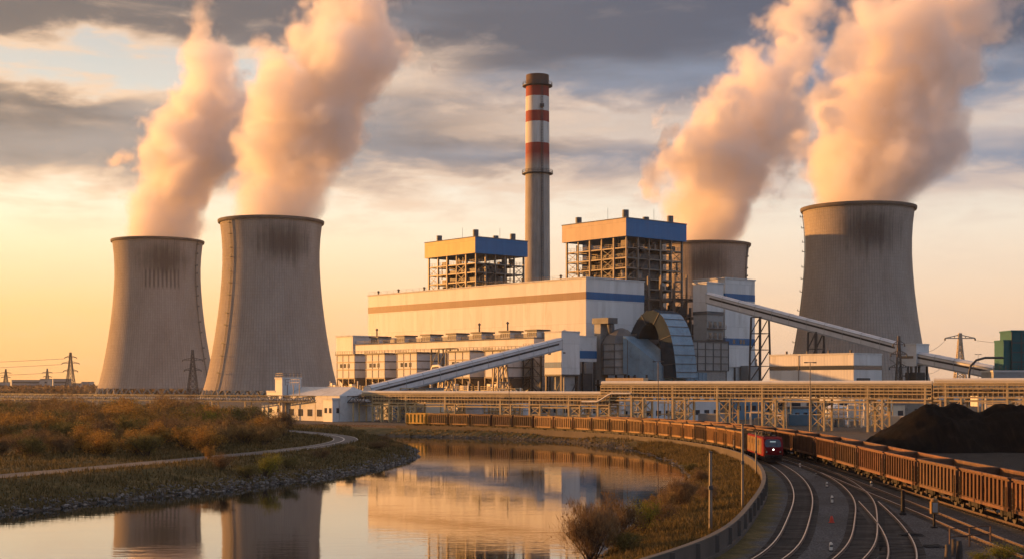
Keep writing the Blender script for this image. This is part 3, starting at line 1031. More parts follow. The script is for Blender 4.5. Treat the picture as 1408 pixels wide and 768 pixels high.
# ------------------------------------------------------------------ railway tracks
GA = 1.435


def make_track(line, label, ymin=50, ymax=345):
    line = line[(line[:, 1] > ymin) & (line[:, 1] < ymax)]
    t = thing('railway_track', label, 'railway track', (*line[0], 0), 0, 'railway tracks')
    o = line[0]
    for sd in (-1, 1):
        c = offset(line, sd * (GA / 2 + 0.036)) - o
        nr = normals(line)
        frames = []
        for p, n in zip(c, nr):
            ring = []
            for a, z in ((-0.07, 0.03), (-0.07, 0.055), (-0.012, 0.075), (-0.012, 0.135), (-0.036, 0.15), (-0.036, 0.19), (0.036, 0.19), (0.036, 0.15), (0.012, 0.135), (0.012, 0.075), (0.07, 0.055), (0.07, 0.03)):
                ring.append((p[0] + n[0] * a, p[1] + n[1] * a, z))
            frames.append(ring)
        mb = MB()
        mb.sweep(frames)
        mb.build('rail', M['rail_mat'], t)
    # sleepers: the nearest hundred one by one, the rest in one piece
    d = np.concatenate([[0], np.cumsum(np.linalg.norm(np.diff(line, axis=0), axis=1))])
    ss = np.arange(0.3, d[-1], 0.66)
    px_, py_ = np.interp(ss, d, line[:, 0]), np.interp(ss, d, line[:, 1])
    tx, ty = np.interp(ss + 0.2, d, line[:, 0]) - np.interp(ss - 0.2, d, line[:, 0]), np.interp(ss + 0.2, d, line[:, 1]) - np.interp(ss - 0.2, d, line[:, 1])
    vis = [i for i in range(len(ss)) if py_[i] > 72 or py_[i] > 60]
    seen = [i for i in vis if py_[i] >= 72][:98]
    rest = MB()
    for i in range(len(ss)):
        a = math.atan2(ty[i], tx[i])
        if i in seen:
            inst(SLEEPER, 'sleeper', t, (px_[i] - o[0], py_[i] - o[1], 0), (0, 0, a + rng.normal(0, .012)))
        elif py_[i] < 290:
            ca, sa = math.cos(a), math.sin(a)
            q = Vector((px_[i] - o[0], py_[i] - o[1], 0))
            s = Vector((-sa, ca, 0))
            rest.bar(q - s * 1.25 + Vector((0, 0, .0)), q + s * 1.25, 0.24, 0.09)
    if rest.v:
        r_ = rest.build('far_sleepers', M['sleeper'], t)
        r_['kind'] = 'stuff'
    return t


def rail_material():
    m = bpy.data.materials.new('rail_steel')
    m.use_nodes = True
    t = NT(m.node_tree)
    b = m.node_tree.nodes['Principled BSDF']
    nz = t.sep(t.node('ShaderNodeNewGeometry').outputs['Normal'])[2]
    zz = t.sep(t.node('ShaderNodeTexCoord').outputs['Object'])[2]
    topf = t.math('MULTIPLY', t.maprange(nz, 0.8, 0.95), t.maprange(zz, 0.17, 0.18))
    c = t.mix(topf, (0.085, 0.050, 0.034), (0.46, 0.43, 0.40))
    t.l.new(c, b.inputs['Base Color'])
    t.l.new(topf, b.inputs['Metallic'])
    t.l.new(t.maprange(topf, 0, 1, 0.8, 0.34), b.inputs['Roughness'])
    return m


M['rail_mat'] = rail_material()
_s = MB()
_s.box(-0.12, 0.12, -1.25, 1.25, -0.03, 0.045)
for sy in (-1, 1):
    _s.box(-0.09, 0.09, sy * 0.755 - 0.17, sy * 0.755 + 0.17, 0.045, 0.055)
SLEEPER = _s.mesh('sleeper', M['sleeper'])
make_track(T1, 'curving track the red locomotive stands on, nearest the low wall')
make_track(T2, 'polished track sweeping out between the locomotive and the near wagons', 50, 224)
make_track(T2B, 'short diverging track forming the turnout at the bottom of the picture', 45, 111.5)
make_track(T3, 'rusty straight track just left of the long rake of near wagons', 50, 157)
make_track(T4, 'track under the long rake of near coal wagons', 50, 345)

# ------------------------------------------------------------------ low concrete wall between track and bank
M['wall_cope'] = mat('wall_coping', (0.11, 0.095, 0.08), 0.9, 0.2, 1.5, dirt=((0.08, 0.07, 0.06), 0.6))
M['wall_conc'] = mat('stained_wall', (0.085, 0.070, 0.058), 0.9, 0.2, 1.5, bump=0.02, dirt=((0.085, 0.07, 0.06), 0.7), stretch=(1, 1, 0.4))
wl = WALL[(WALL[:, 1] > 52) & (WALL[:, 1] < 300)]
wall_t = thing('low_wall', 'low curved concrete wall between the bank and the track', 'wall', (*wl[0], 0))
nr = normals(wl)
frames, cap = [], []
for p, n, y_ in zip(wl - wl[0], nr, wl[:, 1]):
    hh = 1.0 - .42 * float(sstep(150, 235, y_))
    frames.append([(p[0] + n[0] * a, p[1] + n[1] * a, z * hh if z > .5 else z * .8) for a, z in ((-0.14, -0.5), (-0.14, 1.15), (0.14, 1.15), (0.14, 0.25), (0.34, 0.25), (0.34, -0.5))])
    cap.append([(p[0] + n[0] * a, p[1] + n[1] * a, z - 1.152 + 1.152 * hh) for a, z in ((-0.17, 1.152), (-0.17, 1.22), (0.17, 1.22), (0.17, 1.152))])
mb = MB()
mb.sweep(frames)
mb.build('wall_body', M['wall_conc'], wall_t)
mb = MB()
mb.sweep(cap)
mb.build('coping', M['wall_cope'], wall_t)
for i in range(0, len(wl), 3):
    p, n = wl[i] - wl[0], nr[i]
    if wl[i][1] > 148:
        break
    b_ = MB()
    tx_, ty_ = -n[1], n[0]
    b_.bar((p[0] + n[0] * .2, p[1] + n[1] * .2, -0.2), (p[0] + n[0] * .2, p[1] + n[1] * .2, 1.15), 0.22, 0.22)
    b_.build('pier', M['wall_conc'], wall_t)
# ------------------------------------------------------------------ the power station
def plant_thing(name, label, cat, x, y, group=None):
    return thing(name, label, cat, W(x, y), PLANT_ROT, group)


def railing(mb, pts, h=1.1, step=2.0, wd=0.07):
    pts = [Vector(p) for p in pts]
    for a, b in zip(pts[:-1], pts[1:]):
        for z in (h, h * 0.5):
            mb.bar(a + Vector((0, 0, z)), b + Vector((0, 0, z)), wd)
        n = max(1, int((b - a).length / step))
        for i in range(n + 1):
            q = a.lerp(b, i / n)
            mb.bar(q, q + Vector((0, 0, h)), wd)


def wall_box(name, parent, x0, x1, y0, y1, z0, z1, m, roof=None, lip=0.25):
    mb = MB()
    mb.box(x0, x1, y0, y1, z0, z1)
    o = mb.build(name, m, parent)
    if roof:
        r_ = MB()
        r_.box(x0 - lip, x1 + lip, y0 - lip, y1 + lip, z1 + 0.003, z1 + 0.45)
        r_.build('roof', roof, parent)
    return o


# turbine hall
hall = plant_thing('turbine_hall', 'huge white-clad turbine hall with a painted band below its roof edge', 'industrial building', 0, 0)
mb = MB()
mb.box(-121, 0, 0, 27, 0, 43.6)
mb.build('wall', M['white_clad'], hall)
mb = MB()
mb.box(-121.25, 0.25, -0.25, 27.25, 43.6, 44.05)
mb.build('roof', M['grey_white'], hall)
M['band_sunlit'] = mat('sunlit_blue_band', (0.19, 0.11, 0.070), 0.55, 0.08, 0.6, ribs=0.9)  # the blue band's brown look in orange sunlight, put into its colour
mb = MB()
mb.box(-121.06, 0.06, -0.06, 0.02, 36.9, 39.3)
mb.build('band', M['band_sunlit'], hall, label='blue band coloured brown to imitate orange sunlight, on the long side')
mb = MB()
mb.box(-0.02, 0.07, 0.03, 27.05, 36.9, 39.3)
mb.build('band', M['blue'], hall, label='blue band on the shaded end wall')
for x in (-117, -104, -88, -70, -52, -33, -14, -3):
    mb = MB()
    zz = 44.05
    mb.lathe([(0.35, zz), (0.35, zz + 1.0), (0.55, zz + 1.05), (0.55, zz + 1.3), (0.0, zz + 1.6)], 8, x, 2.0)
    mb.build('roof_vent', M['dark_steel'], hall)
mb = MB()
railing(mb, [(-121, 0.3, 44.05), (0, 0.3, 44.05), (0, 27, 44.05)], 1.0, 4.0, 0.05)
mb.build('railing', M['dark_steel'], hall)

# annex along the foot of the hall
annex = plant_thing('annex', 'long low annex with rooftop ventilators along the foot of the turbine hall', 'industrial building', 0, -18)
mb = MB()
mb.box(-115, -5, 0, 17.9, 0, 24.0)
mb.build('wall', M['white_clad'], annex)
mb = MB()
mb.box(-115.2, -4.8, -0.2, 17.9, 24.003, 24.4)
mb.build('roof', M['roof'], annex)
wall_box('head_house', annex, -115.4, -104.5, -0.5, 15, 20, 27.2, M['white_clad'], M['grey_white'])
for k, x in enumerate((-97, -81, -66, -51.5, -38, -23.5, -10.5)):
    mb = MB()
    mb.box(x - 2.4, x + 2.4, 4, 9, 24.4, 26.6)
    v_ = mb.build('roof_ventilator', M['grey_white'], annex)
    mb = MB()
    mb.box(x - 2.9, x + 2.9, 3.5, 9.5, 26.603, 27.1)
    for q in range(5):
        mb.box(x - 2.3 + q, x - 1.7 + q, 3.93, 3.99, 24.9, 26.1)
    mb.build('hood', M['dark_steel'], v_)
    mb = MB()
    mb.box(x + 2.5, x + 9.5, 6, 8, 24.4, 26.0)
    mb.build('duct', M['panel'], v_)
    if k in (0, 4, 5):
        mb = MB()
        mb.tube([(x, 5, 27.1), (x, 5, 29.5)], 0.25, 8)
        mb.lathe([(0.5, 29.4), (0.5, 29.7), (0, 30.2)], 8, x, 5)
        mb.build('flue', M['dark_steel'], v_)
mb = MB()
railing(mb, [(-104, 0.2, 24.4), (-5, 0.2, 24.4)], 1.0, 3.0, 0.06)
mb.build('railing', M['steel'], annex)

# filter houses in front of the annex
def filter_house(x, label, w_=11.2, deep=9.2, z0=11.5, z1=20.0):
    t = plant_thing('filter_house', label, 'filter house', x, -28.2, 'filter houses in front of the annex')
    mb = MB()
    mb.box(0, w_, 0, deep, z0, z1)
    mb.build('wall', M['white'], t)
    mb = MB()
    mb.box(-0.5, w_ + 0.5, -0.5, deep, z1 + 0.003, z1 + 0.5)
    railing(mb, [(-0.4, -0.4, z1 + .5), (w_ + .4, -0.4, z1 + .5), (w_ + .4, deep, z1 + .5)], 0.9, 1.5, 0.09)
    mb.build('roof', M['dark_steel'], t)
    mb = MB()
    for z in (z0 + 0.1, z0 + 3.1, z0 + 5.8):
        mb.box(-0.12, w_ + 0.12, -0.12, deep, z, z + 0.35)
    for q in range(4):
        mb.box(w_ * q / 3 - 0.1, w_ * q / 3 + 0.1, -0.11, -0.003, z0, z1)
    mb.build('frame', M['steel'], t)
    for q in range(3):
        mb = MB()
        mb.box(2 + q * 2.4, 3.3 + q * 2.4, -0.06, -0.004, z0 + 4.0, z0 + 5.4)
        mb.build('window', M['glass'], t)
    for q in range(3):                                            # hoppers below
        mb = MB()
        cx = w_ * (q + 0.5) / 3
        a, b_, e = w_ / 6 - 0.1, deep / 2 - 0.3, 0.5
        mb.sweep([[(cx - e, deep / 2 - e, z0 - 4), (cx + e, deep / 2 - e, z0 - 4), (cx + e, deep / 2 + e, z0 - 4), (cx - e, deep / 2 + e, z0 - 4)],
                  [(cx - a, deep / 2 - b_, z0), (cx + a, deep / 2 - b_, z0), (cx + a, deep / 2 + b_, z0), (cx - a, deep / 2 + b_, z0)]])
        mb.build('hopper', M['pale_steel'], t)
    for q in range(4):
        for yy in (0.2, deep - 0.3):
            mb = MB()
            mb.bar((w_ * q / 3, yy, 0), (w_ * q / 3, yy, z0), 0.45)
            mb.build('leg', M['steel'], t)
    mb = MB()
    for z in (4.0, 7.6):
        mb.box(-2.2, w_ + 4.2, -2.4, -0.3, z, z + 0.25)
        railing(mb, [(-2.2, -2.4, z + .25), (w_ + 4.2, -2.4, z + .25)], 1.1, 1.6, 0.1)
        for q in range(6):
            mb.bar((-2 + q * 3.2, -2.2, 0), (-2 + q * 3.2, -2.2, z), 0.22)
    mb.build('platform', M['pale_steel'], t)
    r = np.random.default_rng(int(abs(x) * 10))
    mb = MB()
    for q in range(16):
        xx = r.uniform(-2, w_ + 4)
        zz = r.uniform(0.5, 8)
        L_ = r.uniform(2, 6)
        mb.tube([(xx, -2.8 + r.uniform(0, 2), zz), (min(xx + L_, w_ + 5), -2.8, zz)], r.uniform(.12, .3), 6)
        mb.tube([(xx, -2.6, 0), (xx, -2.6, r.uniform(4, 11))], r.uniform(.1, .22), 6)
    for q in range(6):
        xx, zz = r.uniform(-2, w_ + 3), r.choice([4.25, 7.85, 0])
        mb.box(xx, xx + r.uniform(.8, 2), -2.2, -0.6, zz, zz + r.uniform(.8, 2.2))
    mb.build('pipework', M['pipe'], t)
    return t


for x, lab in ((-100.5, 'white filter house nearest the big cooling tower, first in the row before the annex'), (-82.2, 'second white filter house from the left in the row before the annex'),
               (-63.8, 'third white filter house, left of the foot of the left conveyor'), (-35.7, 'tall-footed white filter house behind the middle of the left conveyor'),
               (-17.0, 'white filter house behind the upper part of the left conveyor')):
    filter_house(x, lab)
t = plant_thing('switch_gantry', 'dark steel gantry with a bent pipe between the third and fourth filter houses', 'gantry', -47.5, -26)
mb = MB()
for x in (0, 4, 8):
    for y in (0, 5):
        mb.bar((x, y, 0), (x, y, 21.5), 0.4)
for z in (6, 11, 16, 21.4):
    for y in (0, 5):
        mb.bar((0, y, z), (8, y, z), 0.3)
    for x in (0, 4, 8):
        mb.bar((x, 0, z), (x, 5, z), 0.3)
for x in (0, 4):
    for z in (6, 11, 16):
        mb.bar((x, 0, z), (x + 4, 0, z + 5), 0.18)
mb.build('frame', M['dark_steel'], t)
mb = MB()
mb.tube([(1, -0.8, 4), (1, -0.8, 14), (2, -0.8, 15.5), (5, -0.8, 15.8), (8.5, -0.8, 14.2)], 0.5, 10)
mb.build('bent_pipe', M['pipe'], t, smooth=True)
mb = MB()
mb.box(1.2, 6.8, 1, 4.4, 6.2, 10)
mb.box(2, 6, 1, 4.4, 11.2, 14)
mb.build('transformer_box', M['panel'], t)


# ------------------------------------------------------------------ boiler houses: open steel frames under a clad head
def boiler_house(label, x, y, left_mat, seed, L=30.0, Wd=28.7, H=60.8, top=67.0):
    t = plant_thing('boiler_house', label, 'boiler house', x, y, 'boiler houses behind the turbine hall')
    r = np.random.default_rng(seed)
    mb = MB()
    mb.box(-L - 1.2, 1.2, -1.2, Wd + 1.2, H, top)
    hd = mb.build('head_cladding', M['blue_clad'], t)
    mb = MB()
    mb.box(-L - 1.25, 1.15, -1.28, -1.203, H + 0.02, top - 0.02)
    mb.build('side_cladding', left_mat, hd)
    mb = MB()
    mb.box(-L - 1.4, 1.4, -1.4, Wd + 1.4, top + 0.003, top + 0.3)
    mb.build('roof', M['roof'], t)
    for sx, sy, h in ((-L + 3, 3, 3.0), (-1.5, 1.2, 3.2), (-2, 12, 1.6), (-2, Wd - 4, 3.0), (-L + 12, Wd - 5, 2.4)):
        mb = MB()
        mb.lathe([(1.15, top + 0.3), (1.15, top + h), (0.9, top + h), (0.9, top + h - 0.5)], 16, sx, sy)
        mb.build('roof_stack', M['duct_dark'], t, smooth=True)
    mb = MB()
    for sx, sy in ((-L * 0.4, 3), (-3, Wd * 0.6), (-L + 6, Wd - 3)):
        mb.tube([(sx, sy, top + .3), (sx, sy, top + 5)], 0.06, 5)
    mb.build('aerial', M['dark_steel'], t)
    xs = [-L, -L * 0.8, -L * 0.6, -L * 0.4, -L * 0.2, 0]
    ys = [0, Wd * 0.2, Wd * 0.4, Wd * 0.6, Wd * 0.8, Wd]
    for i, cx in enumerate(xs):
        for j, cy_ in enumerate(ys):
            edge = i in (0, 5) or j in (0, 5)
            if not edge and (i + j) % 2:
                continue
            mb = MB()
            mb.bar((cx, cy_, 0), (cx, cy_, H), (0.62 if (i + j) % 2 == 0 else 0.42) if edge else 0.45)
            mb.build('column', M['pale_steel'] if edge else M['steel'], t)
    levels = [6, 12, 18, 24, 30, 35, 39.5, 43, 46.5, 50, 53.5, 57]
    for li, z in enumerate(levels):
        mb = MB()
        for cy_ in ys:
            mb.bar((-L, cy_, z), (0, cy_, z), 0.26, 0.42)
        for cx in xs:
            mb.bar((cx, 0, z), (cx, Wd, z), 0.26, 0.42)
        # walkways round the edge with gratings
        mb.box(-L, 0, 0.4, 2.4, z + 0.27, z + 0.34)
        mb.box(-2.4, -0.4, 2.5, Wd, z + 0.27, z + 0.34)
        if li % 2 == 0 or z > 40:
            mb.box(-L * 0.95, -2.5, 2.5, Wd - 1, z + 0.27, z + 0.34)
        railing(mb, [(-L, 0.3, z + .3), (-0.3, 0.3, z + .3), (-0.3, Wd, z + .3)], 1.2, 1.7, 0.09)
        mb.build('floor_frame', M['pale_steel'], t)
    mb = MB()
    for k in range(len(levels) - 1):
        z0, z1 = levels[k], levels[k + 1]
        for (a, b) in ((0, 1), (3, 4)):
            mb.bar((xs[a], 0, z0), (xs[b], 0, z1), 0.15)
            mb.bar((xs[b], 0, z0), (xs[a], 0, z1), 0.15)
        mb.bar((0, ys[4], z0), (0, ys[5], z1), 0.15)
        mb.bar((0, ys[5], z0), (0, ys[4], z1), 0.15)
        mb.bar((0, ys[0], z0), (0, ys[1], z1), 0.15)
    mb.build('bracing', M['pale_steel'], t)
    mb = MB()
    mb.box(-L * 0.66, -L * 0.22, 5.5, Wd - 5.5, 8, H - 3)
    mb.box(-L * 0.86, -L * 0.12, 7, Wd - 6, 26, H - 5)
    mb.build('boiler', M['duct_dark'], t)
    for q in range(72):
        z = levels[r.integers(0, len(levels))] + 0.35
        if r.random() < 0.5:
            xx, yy = r.uniform(-L + 1, -2), r.uniform(0.8, 5)
        else:
            xx, yy = r.uniform(-5, -0.9), r.uniform(1, Wd - 2)
        s1, s2, h = r.uniform(.6, 3.0), r.uniform(.6, 2.6), r.uniform(.8, 2.9)
        mb = MB()
        mb.box(xx, min(xx + s1, -0.5), yy, yy + s2, z, z + h)
        mb.build('cabinet', M['steel' if q % 3 else 'panel'], t)
    mb = MB()
    for q in range(80):
        xx, yy, z = r.uniform(-L + .6, -1), r.uniform(.6, 4.5), r.uniform(8, H - 6)
        if r.random() < .5:
            xx, yy = r.uniform(-4.5, -.6), r.uniform(1, Wd - 1)
        if r.random() < .5:
            mb.tube([(xx, yy, z), (xx, yy, min(H, z + r.uniform(4, 14)))], r.uniform(.12, .35), 6)
        else:
            mb.tube([(xx, yy, z), (min(xx + r.uniform(2, 9), -.4), yy, z)], r.uniform(.12, .3), 6)
    mb.build('pipework', M['pipe_b'], t)
    mb = MB()
    for k in range(len(levels) - 1):                              # zig-zag stair up the right face
        z0, z1 = levels[k] + .3, levels[k + 1] + .3
        a, b = (ys[1] + .6, ys[2] - .6) if k % 2 else (ys[2] - .6, ys[1] + .6)
        for q in (0.55, 1.35):
            mb.bar((q, a, z0), (q, b, z1), 0.08, 0.2)
            mb.bar((q, a, z0 + 1), (q, b, z1 + 1), 0.06)
        mb.box(0.4, 1.5, min(b, b + .6) - .4, max(b, b + .6), z1 - .1, z1)
    mb.build('stair', M['steel'], t)
    return t


boiler_house('larger open steel boiler house with tan and blue cladding on top, right of the chimney', -16.7, 35.6, M['tan_clad'], 3)
boiler_house('open steel boiler house with mustard and blue cladding on top, left of the chimney', -98.7, 35.6, M['ochre_clad'], 5, 30, 25)

# ------------------------------------------------------------------ chimney
def chimney():
    D = 600.0
    p = P(739, 300, D)
    t = thing('chimney', 'tall slim concrete chimney with red and white bands near its top', 'chimney', (p.x, D, 0))
    H = CAMZ + (HOR - 104) * D / FPX
    zat = lambda py: CAMZ + (HOR - py) * D / FPX
    rad = lambda z: 5.85 - 0.85 * z / H
    m = bpy.data.materials.new('chimney_shaft')
    m.use_nodes = True
    n = NT(m.node_tree)
    b = m.node_tree.nodes['Principled BSDF']
    ob = n.node('ShaderNodeTexCoord').outputs['Object']
    x, y, z = n.sep(ob)
    big = n.noise(ob, 0.12, 6, 0.65)
    zw = n.math('ADD', z, n.math('MULTIPLY', n.math('SUBTRACT', n.noise(ob, 0.9, 4, .6), 0.5), 0.5))
    streak = n.noise(n.xyz(n.math('MULTIPLY', x, 1.2), n.math('MULTIPLY', y, 1.2), n.math('MULTIPLY', z, .05)), 1.0, 5, .6)
    conc = n.ramp(big, [(0.3, (0.28, 0.25, 0.215)), (0.7, (0.38, 0.34, 0.30))])
    conc = n.mix(n.maprange(streak, 0.5, 0.7, 0, .4, True), conc, (0.15, 0.13, 0.115))
    red = n.ramp(big, [(0.3, (0.22, 0.035, 0.025)), (0.7, (0.30, 0.05, 0.035))])
    white = n.ramp(big, [(0.3, (0.50, 0.48, 0.44)), (0.7, (0.60, 0.58, 0.54))])
    col = conc
    for lo, hi, c in ((198, 212, red), (169, 198, white), (154, 169, red), (134, 154, white), (119, 134, red)):
        a_ = n.math('MULTIPLY', n.math('GREATER_THAN', zw, zat(hi)), n.math('LESS_THAN', zw, zat(lo)))
        col = n.mix(a_, col, c)
    fade = n.math('MULTIPLY', n.maprange(zw, zat(230), zat(211), 0, 1), n.math('LESS_THAN', zw, zat(212) + 0.2))
    col = n.mix(fade, col, red)
    grime = n.noise(n.xyz(n.math('MULTIPLY', x, .8), n.math('MULTIPLY', y, .8), n.math('MULTIPLY', z, .08)), 1.3, 6, .65)
    col = n.mix(n.maprange(grime, 0.48, 0.75, 0, .40, True), col, (0.10, 0.085, 0.075))
    n.l.new(col, b.inputs['Base Color'])
    b.inputs['Roughness'].default_value = 0.85
    mb = MB()
    prof = [(rad(z), z) for z in np.linspace(0, H - 4.5, 40)]
    mb.lathe(prof, 40, cap1=True)
    mb.build('shaft', m, t, smooth=True)
    for k in range(2):                                            # twin flue tops inside a ragged head
        mb = MB()
        a0 = math.pi * k + 0.12
        pts = [(rad(H) * math.cos(a0 + a), rad(H) * math.sin(a0 + a)) for a in np.linspace(0, math.pi - 0.24, 16)]
        mb.prism(pts, H - 4.5, H)
        mb.build('flue_head', M['flue_head'], t)
    for py in (118.5, 239):
        z = zat(py)
        mb = MB()
        r0 = rad(z)
        mb.lathe([(r0, z - .5), (r0 + 1.5, z - .2), (r0 + 1.5, z + .1), (r0, z + .1)], 40)
        for k in range(20):
            a = 2 * math.pi * k / 20
            mb.bar(((r0 + 1.4) * math.cos(a), (r0 + 1.4) * math.sin(a), z), ((r0 + 1.4) * math.cos(a), (r0 + 1.4) * math.sin(a), z + 1.4), .12)
        for q in (0.7, 1.35):
            mb.tube([((r0 + 1.4) * math.cos(2 * math.pi * k / 40), (r0 + 1.4) * math.sin(2 * math.pi * k / 40), z + q) for k in range(41)], .08, 5, caps=False)
        mb.build('gallery', M['dark_steel'], t)
    mb = MB()
    a = math.atan2(-1, 0.36)
    pts = [((rad(z) + .45) * math.cos(a), (rad(z) + .45) * math.sin(a), z) for z in np.linspace(2, H - 3, 30)]
    for q in (-.4, .4):
        mb.tube([(px_ - q * math.sin(a), py_ + q * math.cos(a), z) for px_, py_, z in pts], .13, 5)
    for i in range(0, len(pts) * 4 - 4):
        f = i / 4
        p0 = Vector(pts[int(f)]).lerp(Vector(pts[int(f) + 1]), f - int(f))
        mb.bar(p0 + Vector((.4 * math.sin(a), -.4 * math.cos(a), 0)), p0 - Vector((.4 * math.sin(a), -.4 * math.cos(a), 0)), .1)
    mb.box(pts[26][0] - .9, pts[26][0] + .9, pts[26][1] - .9, pts[26][1] + .4, zat(150), zat(150) + 1.2)
    mb.build('ladder', M['dark_steel'], t)
    return t


M['flue_head'] = mat('sooty_flue', (0.10, 0.06, 0.045), 0.8, 0.25, 1.0)
chimney()

# ------------------------------------------------------------------ ducts and fans beside the end wall
t = plant_thing('flue_gas_duct', 'great curved sheet-metal duct arching down beside the end wall of the hall', 'duct', 33, 7)
path_ = [(-14.0, 24.5, 3.3), (-11.4, 28.2, 3.4), (-8.0, 30.3, 3.6), (-4.4, 29.7, 4.0), (-1.8, 26.2, 4.5), (-.2, 21.0, 5.2), (0.4, 15.6, 6.0), (0.5, 11.5, 6.8)]
pp = [Vector((p[0], 0, p[1])) for p in path_]
fine = []
for i in range(len(pp) - 1):
    for f in np.linspace(0, 1, 4, endpoint=False):
        fine.append((pp[max(i - 1, 0)] * (-.5 * f + f * f - .5 * f ** 3) + pp[i] * (1 - 2.5 * f * f + 1.5 * f ** 3) + pp[i + 1] * (.5 * f + 2 * f * f - 1.5 * f ** 3) + pp[min(i + 2, len(pp) - 1)] * (-.5 * f * f + .5 * f ** 3),
                     path_[i][2] * (1 - f) + path_[i + 1][2] * f))
fine.append((pp[-1], path_[-1][2]))
frames = []
for i, (p, w_) in enumerate(fine):
    d = (fine[min(i + 1, len(fine) - 1)][0] - fine[max(i - 1, 0)][0]).normalized()
    nrm = Vector((-d.z, 0, d.x))
    if nrm.z < 0 and i < 8:
        nrm = -nrm
    frames.append([p + nrm * w_ / 2 * a + Vector((0, b * 4.7, 0)) for a, b in ((-1, -1), (1, -1), (1, 1), (-1, 1))])
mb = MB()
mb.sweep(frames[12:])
mb.m = [1 if i % 4 == 0 else 0 for i in range(len(mb.f))]  # one side face takes the colour darkened to imitate shade
mb.build('casing', [M['duct'], M['soot_shade_duct']], t)
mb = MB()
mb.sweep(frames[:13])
mb.build('upper_casing', M['soot_shade_duct'], t)  # sooty, and darkened further in place of shade
for i in range(0, len(fine), 2):
    fr = frames[i]
    c = sum(fr, Vector()) / 4
    ring = [c + (q - c) * 1.035 for q in fr]
    rb = MB()
    rb.bar(ring[1], ring[2], 0.2)
    if i % 6 == 0:
        for k in (0, 2, 3):
            rb.bar(ring[k], ring[(k + 1) % 4], 0.14)
    rb.build('stiffener', M['duct_dark'], t)
mb = MB()
mb.box(-18.6, -12.6, -5.2, 5.2, 22.4, 25.2)
mb.box(-17.8, -14.0, -5.8, -4.9, 20.5, 24)
mb.box(-17, -12.5, -4.2, 4.2, 16, 22.4)
mb.build('expansion_joint', M['duct_dark'], t)
mb = MB()
for x in (-16, -11, -3, 3):
    for y in (-5, 0, 5):
        mb.bar((x, y, 0), (x, y, 11 if x > -8 else 20), 0.5)
mb.build('support', M['dark_steel'], t)

t = plant_thing('dust_collector', 'grey sheet-metal dust collector with conical top left of the curved duct', 'dust collector', 8, -3)
mb = MB()
oct_ = lambda r, z, cx=6.2, cy=4.5: [(cx + r * math.cos(math.pi / 8 + k * math.pi / 4), cy + r * math.sin(math.pi / 8 + k * math.pi / 4) * 0.9, z) for k in range(8)]
mb.sweep([oct_(6.4, 12.5), oct_(6.4, 22.3)])
mb.build('casing', M['panel'], t)
mb = MB()
mb.sweep([oct_(6.6, 22.31), oct_(5.2, 24.6), oct_(2.4, 26.6), oct_(0.6, 27.2)])
mb.build('cone_top', M['duct_dark'], t)
mb = MB()
mb.sweep([[(11.5, 0, 13), (11.5, 10, 13), (11.5, 10, 24.5), (11.5, 0, 24.5)], [(17, 1.5, 11.5), (17, 11, 11.5), (17, 11, 20.5), (17, 1.5, 20.5)], [(23.5, 4.5, 10.5), (23.5, 14, 10.5), (23.5, 14, 15.0), (23.5, 4.5, 15.0)]])
mb.build('transition', M['duct'], t)
mb = MB()
for z in (12.6, 15, 17.5, 20, 22.2):
    o_ = oct_(6.55, z)
    for k in range(8):
        mb.bar(o_[k], o_[(k + 1) % 8], 0.22)
for k in range(8):
    mb.bar(oct_(6.5, 12.5)[k], oct_(6.5, 22.3)[k], 0.26)
for x in (13, 15, 17, 19, 21):
    f = (x - 11.5) / 12
    mb.bar((x, 0 + 4.5 * f - .1, 13 - 2.4 * f), (x, 4.5 * f - .1, 24.5 - 9.3 * f), 0.2)
mb.build('stiffener', M['duct_dark'], t)
mb = MB()
mb.box(-1.2, 1.6, 0, 3.4, 11, 28.6)
mb.build('riser', M['panel'], t)
mb = MB()
mb.box(-1.8, 5.4, -0.4, 3.8, 28.6, 30.4)
mb.build('riser_head', M['duct_dark'], t)
mb = MB()
mb.tube([(4.3, 1.7, 28.5), (4.3, 2.2, 26), (5.6, 4, 24.5)], 1.2, 10)
mb.tube([(2.2, .6, 22), (3.6, 2, 25.6)], .7, 8)
mb.build('branch_pipe', M['duct_dark'], t, smooth=True)
mb = MB()
for x in (0, 4, 8, 12, 16, 21):
    for y in (0.5, 8.5):
        mb.bar((x, y, 0), (x, y, 12.5), 0.45)
mb.box(-1, 22, 0, 10, 9.2, 9.6)
mb.box(-1, 22, 0, 10, 5.0, 5.3)
railing(mb, [(-1, 0, 9.6), (22, 0, 9.6)], 1.1, 1.6, .1)
mb.build('support', M['dark_steel'], t)

t = plant_thing('filter_block', 'big grey panelled filter block with square grid bars right of the curved duct', 'filter block', 19, 12.6)
wall_box('casing', t, 0, 10.5, 0, 22.6, 13.8, 23.0, M['panel'], M['dark_steel'], 0.15)
mb = MB()
for k in range(7):
    y = 22.6 * k / 6
    mb.box(10.503, 10.72, max(0, y - .14), min(22.6, y + .14), 13.8, 23.0)
for k in range(5):
    z = 13.9 + 9.0 * k / 4
    mb.box(10.506, 10.66, 0, 22.6, z - .12, z + .12)
for k in range(4):
    x = 10.4 * k / 3
    mb.box(max(0, x - .14), x + .14, -0.2, -0.003, 13.8, 23)
for k in range(5):
    z = 13.9 + 9.0 * k / 4
    mb.box(0, 10.5, -0.16, -0.006, z - .12, z + .12)
mb.build('grid', M['duct_dark'], t)
wall_box('lower_casing', t, 1, 10.2, 2, 21.5, 9.2, 13.797, M['panel'])
mb = MB()
for k in range(5):
    for x in (1.5, 9.6):
        mb.bar((x, 1 + 20.4 * k / 4, 0), (x, 1 + 20.4 * k / 4, 9.2), .55)
for k in range(4):
    mb.bar((9.6, 1 + 5.1 * k, .5), (9.6, 6.1 + 5.1 * k, 9), .2)
mb.build('support', M['dark_steel'], t)
mb = MB()
